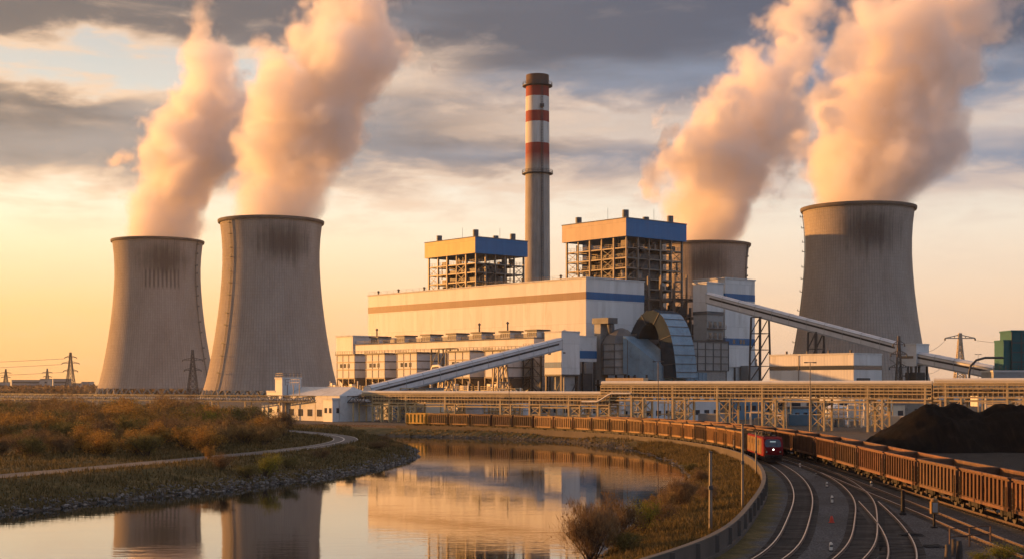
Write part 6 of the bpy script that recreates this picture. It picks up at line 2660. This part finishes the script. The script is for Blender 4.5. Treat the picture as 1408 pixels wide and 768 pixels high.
# ------------------------------------------------------------------ coal pile
def coal_pile():
    xs = np.arange(40, 116, .55)
    ys = np.arange(166, 232, .6)
    X, Y = np.meshgrid(xs, ys)
    def seg(ax, ay, bx, by):
        ux, uy = bx - ax, by - ay
        f = np.clip(((X - ax) * ux + (Y - ay) * uy) / (ux * ux + uy * uy), 0, 1)
        return np.hypot(X - ax - f * ux, Y - ay - f * uy)
    n = (vnoise(X.ravel(), Y.ravel(), 7, 20, 4).reshape(X.shape) - .5)
    n2 = (vnoise(X.ravel(), Y.ravel(), 1.1, 21, 3).reshape(X.shape) - .5)
    h1 = 6.6 - .70 * np.maximum(0, seg(60.5, 201, 66.0, 204) - .5)
    h2 = 6.6 - .66 * np.maximum(0, seg(72, 203, 77.5, 200) - .5)
    h3 = 4.7 - .62 * np.maximum(0, seg(82, 204, 106, 206) - 1)
    h4 = 5.2 - .7 * np.maximum(0, seg(60, 206, 84, 208) - 1)
    H = np.maximum.reduce([h1, h2, h3, h4]) + n * 2.0 + n2 * 1.0
    H = np.maximum(H, -.25)
    nx, ny = len(xs), len(ys)
    i = np.arange((ny - 1) * (nx - 1))
    a = (i // (nx - 1)) * nx + i % (nx - 1)
    keep = np.array([H.ravel()[[q, q + 1, q + nx, q + nx + 1]].max() > -.2 for q in a])
    a = a[keep]
    me = bpy.data.meshes.new('coal_pile')
    me.from_pydata((np.stack([X.ravel() - 70, Y.ravel() - 200, H.ravel()], 1)).tolist(), [], np.stack([a, a + 1, a + nx + 1, a + nx], 1).tolist())
    me.polygons.foreach_set('use_smooth', [True] * len(me.polygons))
    bm = bmesh.new()
    bm.from_mesh(me)
    bmesh.ops.delete(bm, geom=[v for v in bm.verts if not v.link_faces], context='VERTS')
    bm.to_mesh(me)
    bm.free()
    m = bpy.data.materials.new('pile_coal')
    m.use_nodes = True
    t = NT(m.node_tree)
    b = m.node_tree.nodes['Principled BSDF']
    ob = t.node('ShaderNodeTexCoord').outputs['Object']
    x, y, z = t.sep(ob)
    run = t.noise(t.xyz(t.math('MULTIPLY', x, 1.4), t.math('MULTIPLY', t.math('ADD', y, z), .18), 0), 1.0, 5, .6)
    fine = t.noise(ob, 5.0, 5, .7)
    c = t.ramp(run, [(.35, (.003, .003, .003)), (.55, (.008, .0062, .0055)), (.72, (.024, .016, .012))])
    c = t.mix(t.maprange(fine, .4, .7, 0, .6), c, (.007, .006, .006))
    t.l.new(c, b.inputs['Base Color'])
    b.inputs['Roughness'].default_value = .85
    b.inputs['Specular IOR Level'].default_value = .05
    bn = t.node('ShaderNodeBump')
    bn.inputs['Strength'].default_value = 1.0
    bn.inputs['Distance'].default_value = .25
    t.l.new(fine, bn.inputs['Height'])
    t.l.new(bn.outputs[0], b.inputs['Normal'])
    me.materials.append(m)
    tag(inst(me, 'coal_pile', None, (70, 200, 0)), 'huge black-brown coal pile behind the near rake of wagons', 'coal pile')


coal_pile()
# ------------------------------------------------------------------ plants
def leaf_material(name, cols, trans=0.25):
    m = bpy.data.materials.new(name)
    m.use_nodes = True
    t = NT(m.node_tree)
    b = m.node_tree.nodes['Principled BSDF']
    geo = t.node('ShaderNodeNewGeometry')
    oi = t.node('ShaderNodeObjectInfo')
    v = t.math('FRACT', t.math('ADD', geo.outputs['Random Per Island'], t.math('MULTIPLY', oi.outputs['Random'], .35)))
    n = t.noise(geo.outputs['Position'], 0.9, 4, .6)
    c = t.ramp(t.math('ADD', t.math('MULTIPLY', v, .55), t.math('MULTIPLY', n, .45)), [(0.15 + .7 * i / (len(cols) - 1), c_) for i, c_ in enumerate(cols)])
    t.l.new(c, b.inputs['Base Color'])
    b.inputs['Roughness'].default_value = .75
    b.inputs['Specular IOR Level'].default_value = .15
    tr = t.node('ShaderNodeBsdfTranslucent')
    t.l.new(c, tr.inputs['Color'])
    mx = t.node('ShaderNodeMixShader')
    mx.inputs[0].default_value = trans
    out = m.node_tree.nodes['Material Output']
    t.l.new(b.outputs[0], mx.inputs[1])
    t.l.new(tr.outputs[0], mx.inputs[2])
    t.l.new(mx.outputs[0], out.inputs['Surface'])
    return m


LEAF = {
    'bare': leaf_material('bare_twigs', [(.09, .062, .036), (.19, .125, .065), (.30, .20, .10)]),
    'russet': leaf_material('russet_leaves', [(.09, .058, .026), (.23, .145, .055), (.36, .24, .09)]),
    'orange': leaf_material('orange_leaves', [(.13, .068, .022), (.32, .175, .04), (.46, .28, .06)]),
    'olive': leaf_material('olive_leaves', [(.06, .055, .02), (.13, .112, .035), (.21, .175, .06)]),
    'brown': leaf_material('brown_leaves', [(.07, .048, .028), (.16, .104, .052), (.25, .165, .08)]),
    'yellow-green': leaf_material('yellow_green_leaves', [(.07, .075, .014), (.15, .15, .022), (.25, .23, .035)]),
}
M['stem'] = mat('shrub_stem', (.06, .045, .035), .9, .3, 4)
GRASSM = leaf_material('grass_blades', [(.05, .045, .016), (.12, .088, .032), (.22, .15, .06)], .3)
GRASSD = leaf_material('dark_grass_blades', [(.045, .040, .016), (.10, .078, .030), (.19, .135, .06)], .25)


def shrub_mesh(seed, leaves, spread, twiggy=0.0, stems=9, leaf=.17, cone=False):
    """unit shrub 1 m high: stems and a crown of small leaf faces in uneven clumps"""
    r = np.random.default_rng(seed)
    st = MB()
    tips = []
    for k in range(stems):
        a = r.uniform(0, 2 * math.pi)
        q = spread * r.uniform(.15, .85)
        h = r.uniform(.55, .97) * (1 - .25 * q / spread)
        p0 = Vector((r.normal(0, .04), r.normal(0, .04), -.03))
        p2 = Vector((math.cos(a) * q, math.sin(a) * q, h))
        p1 = p0.lerp(p2, .5) + Vector((r.normal(0, .03), r.normal(0, .03), .06))
        st.tube([p0, p1, p2], [.014, .009, .003], 4, caps=False)
        tips.append(p2)
        for j in range(5):
            b0 = p0.lerp(p1, r.uniform(.5, 1)) if r.random() < .4 else p1.lerp(p2, r.uniform(0, .9))
            d = Vector((r.normal(0, .13), r.normal(0, .13), abs(r.normal(.14, .08))))
            st.tube([b0, b0 + d], [.006, .002], 3, caps=False)
            tips.append(b0 + d)
    me_s = st.mesh('stems', M['stem'])
    vs, fs = [], []
    n = 0
    cl = []
    for tp in tips:
        cl.append((tp, r.uniform(.05, .15)))
    for k in range(int(leaves * (1 - twiggy))):
        tp, rad = cl[r.integers(0, len(cl))]
        c = tp + Vector(r.normal(0, 1, 3)) * rad * .75
        if c.z < .03:
            continue
        s_ = leaf * r.uniform(.10, .26)
        u = Vector(r.normal(0, 1, 3)).normalized()
        w_ = u.cross(Vector(r.normal(0, 1, 3))).normalized()
        vs += [c - u * s_, c + w_ * s_ * .55, c + u * s_, c - w_ * s_ * .55]
        fs.append((n, n + 1, n + 2, n + 3))
        n += 4
    for k in range(int(leaves * twiggy)):
        tp, rad = cl[r.integers(0, len(cl))]
        c = tp + Vector(r.normal(0, 1, 3)) * rad * .6
        c.z = max(c.z, .05)
        d = Vector((c.x * .5 + r.normal(0, .35), c.y * .5 + r.normal(0, .35), 1)).normalized() * r.uniform(.06, .17)
        w_ = d.cross(Vector(r.normal(0, 1, 3))).normalized() * .0035
        vs += [c - w_, c + w_, c + d]
        fs.append((n, n + 1, n + 2))
        n += 3
    me = bpy.data.meshes.new('crown')
    me.from_pydata([tuple(v) for v in vs], [], fs)
    return me_s, me


PROTO = {}


def shrub_proto(kind, seed, leaves=2600, spread=.55, twiggy=.15, leaf=.12, stems=14):
    ms, mc = shrub_mesh(seed, leaves, spread, twiggy, stems, leaf)
    mc.materials.append(LEAF[kind])
    PROTO.setdefault(kind, []).append((ms, mc))


for i in range(3):
    shrub_proto('russet', 40 + i, 5200, .55 + .06 * i, .45)
    shrub_proto('orange', 50 + i, 5200, .5 + .06 * i, .12)
    shrub_proto('brown', 60 + i, 5200, .6 + .05 * i, .6)
    shrub_proto('olive', 70 + i, 5200, .62 + .05 * i, .25)
for i in range(2):
    shrub_proto('bare', 90 + i, 9000, .62, .93, .12, 22)
shrub_proto('yellow-green', 80, 3200, .62, .25)
shrub_proto('yellow-green', 81, 3200, .75, .3)


def plant(kind, x, y, h, w_, rz, label, group, name='shrub', pick=0):
    ms, mc = PROTO[kind][pick % len(PROTO[kind])]
    z = float(ground_height(np.array([x]), np.array([y]), True)[0]) - .05
    t = thing(name, label, 'shrub', (x, y, z), rz, group)
    t.scale = (h * w_, h * w_, h)
    inst(ms, 'stems', t)
    inst(mc, 'crown', t)
    return t


r = np.random.default_rng(21)
pts = []
tries = 0
px_lim = lambda D: 395 if D > 195 else 300
while tries < 9000 and len(pts) < 165:
    tries += 1
    D = 166 + 126 * r.random() ** 1.1
    px = r.uniform(-40, 392)
    X = (px - 704) * D / FPX
    dp, sp = dist_line(np.array([X]), np.array([D]), PATH)
    if dp[0] < 6.5 or (sp[0] > 0):
        continue
    if px > 300 and D < 195:
        continue
    if min([9] + [math.hypot(X - q[0], D - q[1]) for q in pts]) < 3.3 + .006 * (D - 166):
        continue
    pts.append((X, D, px))
col_words = [(40, 'at the left edge'), (110, 'below the distant dark pylon'), (165, 'below the left side of the first tower'), (225, 'below the middle of the first tower'), (285, 'below the gap between the two towers'),
             (340, 'below the second tower'), (500, 'at the thicket right end')]
used_labels = {}
for k, (X, D, px) in enumerate(sorted(pts, key=lambda q: q[1])):
    u = vnoise(np.array([X]), np.array([D]), 16, 3, 2)[0] + r.normal(0, .09)
    kind = 'olive' if u < .36 else 'brown' if u < .47 else 'russet' if u < .60 else 'orange'
    if D < 182 and r.random() < .5:
        kind = 'olive' if r.random() < .5 else 'brown'
    if r.random() < .03:
        kind = 'yellow-green'
    f = (D - 166) / 120
    h = (2.6 + 2.6 * min(1, f * 1.4)) * r.uniform(.78, 1.22)
    if px > 320:
        h *= .8
    row = 'front row' if D < 186 else 'second row' if D < 208 else 'mid thicket' if D < 240 else 'back row'
    size = 'low' if h < 3.2 else 'tall' if h > 4.7 else 'middling'
    cw = next(w_ for lim, w_ in col_words if px < lim)
    lab = f'{size} {kind} shrub, {row}, {cw}'
    plant(kind, X, D, h, r.uniform(.95, 1.35), r.uniform(0, 6.28), lab, 'autumn shrubs in the thicket', 'shrub', k)

# single bushes on the banks
for kind, px, pyb, D, h, w_, lab in (
        ('yellow-green', 364, 640, 150, 2.7, 1.15, 'bright yellow-green bush on the left bank beside the path'),
        ('orange', 287, 640, 157, 1.75, .8, 'small orange bush on the left bank left of the yellow-green one'),
        ('brown', 306, 650, 149, 1.7, 1.7, 'wide brown bush on the bank between the orange and the yellow-green bush'),
        ('olive', 340, 650, 147, 1.5, 1.6, 'low olive bush at the foot of the yellow-green bush, left side'),
        ('olive', 395, 645, 158, 1.4, 1.7, 'low olive bush right of the yellow-green bush'),
        ('brown', 440, 630, 172, 1.3, 1.8, 'low brown bush on the bank below the path, left of its bend'),
        ('russet', 480, 625, 184, 1.2, 1.8, 'low russet bush on the bank just below the bend of the path'),
        ('brown', 520, 620, 197, 1.35, 2.0, 'low brown bush near the tip of the left bank'),
        ('russet', 545, 612, 214, 1.3, 1.8, 'russet bush at the tip of the left bank'),
        ('brown', 530, 603, 232, 1.3, 1.9, 'brown bush behind the tip of the left bank'),
        ('bare', 812, 768, 85, 3.7, .95, 'big bare brown bush by the water at the bottom edge'),
        ('brown', 845, 760, 90, 3.2, .95, 'leafier brown bush next to the big bare one at the bottom edge'),
        ('yellow-green', 884, 752, 94, 2.7, .8, 'yellow-green bush right of the bare bushes on the right bank'),
        ('bare', 935, 715, 113, 2.6, 1.05, 'russet twiggy bush halfway along the right bank'),
        ('russet', 918, 725, 107, 2.0, .9, 'smaller russet bush just below the twiggy one on the right bank'),
        ('brown', 908, 745, 100, 1.7, 1.2, 'low brown bush at the waterline left of the russet bushes'),
        ('russet', 952, 690, 125, 1.7, 1.2, 'small russet bush on the right bank, third up from the bottom'),
        ('brown', 962, 668, 143, 1.6, 1.3, 'brown bush on the right bank level with the locomotive wheels'),
        ('olive', 948, 655, 165, 1.3, 1.4, 'low olive bush at the farthest bend of the right waterline'),
        ('bare', 975, 700, 117, 1.3, 1.3, 'low bare twigs in the middle of the right bank'),
        ('russet', 898, 700, 116, 1.5, 1.1, 'russet bush right at the water above the yellow-green bush'),
        ('olive', 860, 790, 84, 1.6, 1.2, 'low olive bush under the yellow-green bush at the bottom edge'),
        ('yellow-green', 1378, 770, 73.5, 1.2, 1.5, 'yellow-green weeds at the bottom right corner'),
        ('yellow-green', 1350, 772, 73.2, .8, 1.6, 'smaller clump of yellow-green weeds left of the corner weeds')):
    X = (px - 704) * D / FPX
    plant(kind, X, D, h, w_, px * .37, lab, None, 'bush', px % 3)


# ------------------------------------------------------------------ grass, stones, far wood: what nobody could count
def grass(name, n, sampler, m, hmin, hmax, seed):
    r = np.random.default_rng(seed)
    x, y = sampler(r, n)
    z = ground_height(x, y, True)
    ok = z > WATER_Z + .12
    x, y, z = x[ok], y[ok], z[ok]
    k = len(x)
    tall = vnoise(x, y, 3.0, 33, 2)
    h = r.uniform(hmin, hmax, k) * (.45 + 1.1 * tall)
    a = r.uniform(0, 2 * math.pi, k)
    w_ = r.uniform(.02, .05, k) * (1 + y / 140)
    lean = r.normal(0, .35, (k, 2)) * h[:, None]
    dx_, dy_ = np.cos(a) * w_, np.sin(a) * w_
    V = np.stack([np.stack([x - dx_, y - dy_, z - .03], 1), np.stack([x + dx_, y + dy_, z - .03], 1), np.stack([x + lean[:, 0], y + lean[:, 1], z + h], 1)], 1).reshape(-1, 3)
    me = bpy.data.meshes.new(name)
    me.vertices.add(len(V))
    me.vertices.foreach_set('co', V.ravel())
    me.loops.add(len(V))
    me.loops.foreach_set('vertex_index', np.arange(len(V)))
    me.polygons.add(k)
    me.polygons.foreach_set('loop_start', np.arange(k) * 3)
    me.update()
    me.validate()
    me.materials.append(m)
    o = inst(me, name)
    tag(o, kind='stuff')
    return o


def s_right(r, n):
    """between the right shore and the wall"""
    D = 62 + 215 * r.random(n * 3) ** 1.6
    wx = np.interp(D, WALL[:, 1][WALL[:, 1] < 290], WALL[:, 0][WALL[:, 1] < 290])
    sx = np.interp(D, RS[:, 1], RS[:, 0])
    x = sx + (wx - .3 - sx) * r.random(n * 3)
    far = D > 225
    # the far bank runs across the picture
    i = r.integers(0, len(RS), n * 3)
    d = r.uniform(0, 8, n * 3)
    nr = normals(RS)
    side = nr[i]
    fx, fy = RS[i, 0] + side[:, 0] * d, RS[i, 1] + side[:, 1] * d
    use = far & (RS[i, 1] > 215)
    x = np.where(use, fx, x)
    D = np.where(use, fy, D)
    dw, sw = dist_line(x, D, WALL)
    ok = (sw < 0) & (dw > .25) & ~inside(x, D, RIVER) & (~far | use)
    return x[ok][:n], D[ok][:n]


def s_left(r, n):
    D = 95 + 195 * r.random(n * 3) ** 1.5
    x = np.interp(D, LS[::-1, 1], LS[::-1, 0]) - r.random(n * 3) ** 1.3 * 46
    dp, sp = dist_line(x, D, PATH)
    dt, st = dist_line(x, D, T1)
    ok = (dp > 1.9) & ~inside(x, D, RIVER) & (st < 0) & (dt > 6)
    return x[ok][:n], D[ok][:n]


tag(grass('grass', 70000, s_right, GRASSM, .15, .6, 1), 'straw-coloured grass on the right bank', 'grass')
tag(grass('grass', 80000, s_left, GRASSD, .12, .5, 2), 'dark dry grass on the left bank', 'grass')


def stones(name, line, n, lo, hi, m, seed, ymin, ymax):
    r = np.random.default_rng(seed)
    bm = bmesh.new()
    bmesh.ops.create_icosphere(bm, subdivisions=1, radius=1)
    base = np.array([v.co[:] for v in bm.verts])
    fc = np.array([[v.index for v in f.verts] for f in bm.faces])
    bm.free()
    sel = line[(line[:, 1] > ymin) & (line[:, 1] < ymax)]
    i = r.integers(0, len(sel) - 1, n)
    f = r.random(n)[:, None]
    p = sel[i] * (1 - f) + sel[i + 1] * f
    nr = normals(sel)[i]
    d = r.uniform(-.5, 2.6, n) * (.4 + r.random(n))
    x, y = p[:, 0] + nr[:, 0] * d, p[:, 1] + nr[:, 1] * d
    z = ground_height(x, y, True)
    s_ = r.uniform(lo, hi, n) * np.clip(1.25 - d * .25, .5, 1.2)
    V = base[None] * (s_[:, None, None] * r.uniform(.6, 1.25, (n, 1, 3))) * r.uniform(.75, 1.2, (n, len(base), 1))
    V[:, :, 2] *= .65
    a = r.uniform(0, 6.28, n)
    c_, q_ = np.cos(a)[:, None], np.sin(a)[:, None]
    vx, vy = V[:, :, 0] * c_ - V[:, :, 1] * q_, V[:, :, 0] * q_ + V[:, :, 1] * c_
    V[:, :, 0], V[:, :, 1] = vx + x[:, None], vy + y[:, None]
    V[:, :, 2] += (z + .05)[:, None]
    F = (fc[None] + (np.arange(n) * len(base))[:, None, None]).reshape(-1, 3)
    me = bpy.data.meshes.new(name)
    me.from_pydata(V.reshape(-1, 3).tolist(), [], F.tolist())
    me.materials.append(m)
    o = inst(me, name)
    tag(o, kind='stuff')
    return o


def stone_mat():
    m = bpy.data.materials.new('bank_stone')
    m.use_nodes = True
    t = NT(m.node_tree)
    b = m.node_tree.nodes['Principled BSDF']
    g = t.node('ShaderNodeNewGeometry')
    c = t.ramp(g.outputs['Random Per Island'], [(0, (.05, .045, .04)), (.5, (.11, .10, .092)), (1, (.22, .205, .19))])
    n = t.noise(g.outputs['Position'], 3, 5, .7)
    c = t.mix(t.maprange(n, .45, .7, 0, .7), c, (.055, .05, .04))
    t.l.new(c, b.inputs['Base Color'])
    b.inputs['Roughness'].default_value = .9
    return m


M['stone'] = stone_mat()
tag(stones('stones', LS, 3000, .08, .25, M['stone'], 3, 80, 240), 'pale stones along the left waterline', 'stones')
tag(stones('stones', RS, 1100, .08, .24, M['stone'], 4, 60, 283), 'small stones along the right waterline', 'stones')


def far_wood():
    r = np.random.default_rng(9)
    vs, fs = [], []
    n = 0
    for k in range(5200):
        side = r.random()
        D = r.uniform(1250, 2600)
        px = r.uniform(-60, 300) if side < .62 else r.uniform(1040, 1450)
        X = (px - 704) * D / FPX
        h = r.uniform(3, 9) * (.5 + vnoise(np.array([X]), np.array([D]), 120, 4, 2)[0])
        for q in range(4):
            c = Vector((X + r.normal(0, 5), D + r.normal(0, 5), h * r.uniform(.2, .9)))
            u = Vector(r.normal(0, 1, 3)).normalized() * r.uniform(1.2, 3)
            w_ = u.cross(Vector(r.normal(0, 1, 3))).normalized() * r.uniform(1.2, 2.6)
            vs += [c - u, c + w_, c + u, c - w_]
            fs.append((n, n + 1, n + 2, n + 3))
            n += 4
    me = bpy.data.meshes.new('distant_trees')
    me.from_pydata([tuple(v) for v in vs], [], fs)
    me.materials.append(LEAF['brown'])
    tag(inst(me, 'distant_trees'), 'hazy line of far-off woods on the horizon', 'trees', None, 'stuff')


far_wood()
if PLUMES:
    plume_from_pixels(TOWERS[0], 'orange-lit steam plume rising from the leftmost cooling tower',
                      [(331, 160, 278), (280, 178, 300), (220, 190, 330), (160, 215, 355), (110, 232, 350), (60, 235, 330), (10, 235, 310), (-30, 240, 320)], 1.0, 0.10, (130, 215, 0.10))
    plume_from_pixels(TOWERS[1], 'large orange steam plume from the tower with the ladder line, reaching the top edge',
                      [(304, 312, 436), (260, 325, 462), (200, 345, 490), (140, 358, 520), (90, 370, 560), (40, 390, 580), (-10, 410, 590), (-60, 430, 600)], 2.0, 0.10, (125, 190, 0.5))
    plume_from_pixels(TOWERS[2], 'pinkish steam plume rising behind the blue-topped boiler house',
                      [(336, 918, 1022), (290, 905, 1065), (240, 915, 1095), (180, 935, 1110), (130, 970, 1125), (70, 1015, 1140), (20, 1030, 1150), (-30, 1060, 1180)], 3.0, 0.085, (150, 240, 0.35))
    plume_from_pixels(TOWERS[3], 'broad pink steam plume rising from the dark soot-stained cooling tower',
                      [(286, 1112, 1250), (240, 1112, 1290), (190, 1118, 1310), (140, 1130, 1330), (90, 1145, 1350), (40, 1155, 1370), (-10, 1165, 1400), (-60, 1180, 1430)], 4.0, 0.10, (115, 175, 0.55))
# ------------------------------------------------------------------ thin evening haze over the whole place
mb = MB()
mb.box(-4200, 4200, -900, 4600, -4.5, 470)
hm = bpy.data.materials.new('haze')
hm.use_nodes = True
t = NT(hm.node_tree)
t.n.clear()
vo = t.node('ShaderNodeVolumePrincipled')
vo.inputs['Color'].default_value = (0.96, 0.97, 1.0, 1)
vo.inputs['Density'].default_value = 0.00003
vo.inputs['Anisotropy'].default_value = 0.35
vo.inputs['Density Attribute'].default_value = ''
ou = t.node('ShaderNodeOutputMaterial')
t.l.new(vo.outputs[0], ou.inputs['Volume'])
hz = mb.build('haze', hm)
tag(hz, 'thin warm evening haze in the air', 'haze', None, 'stuff')
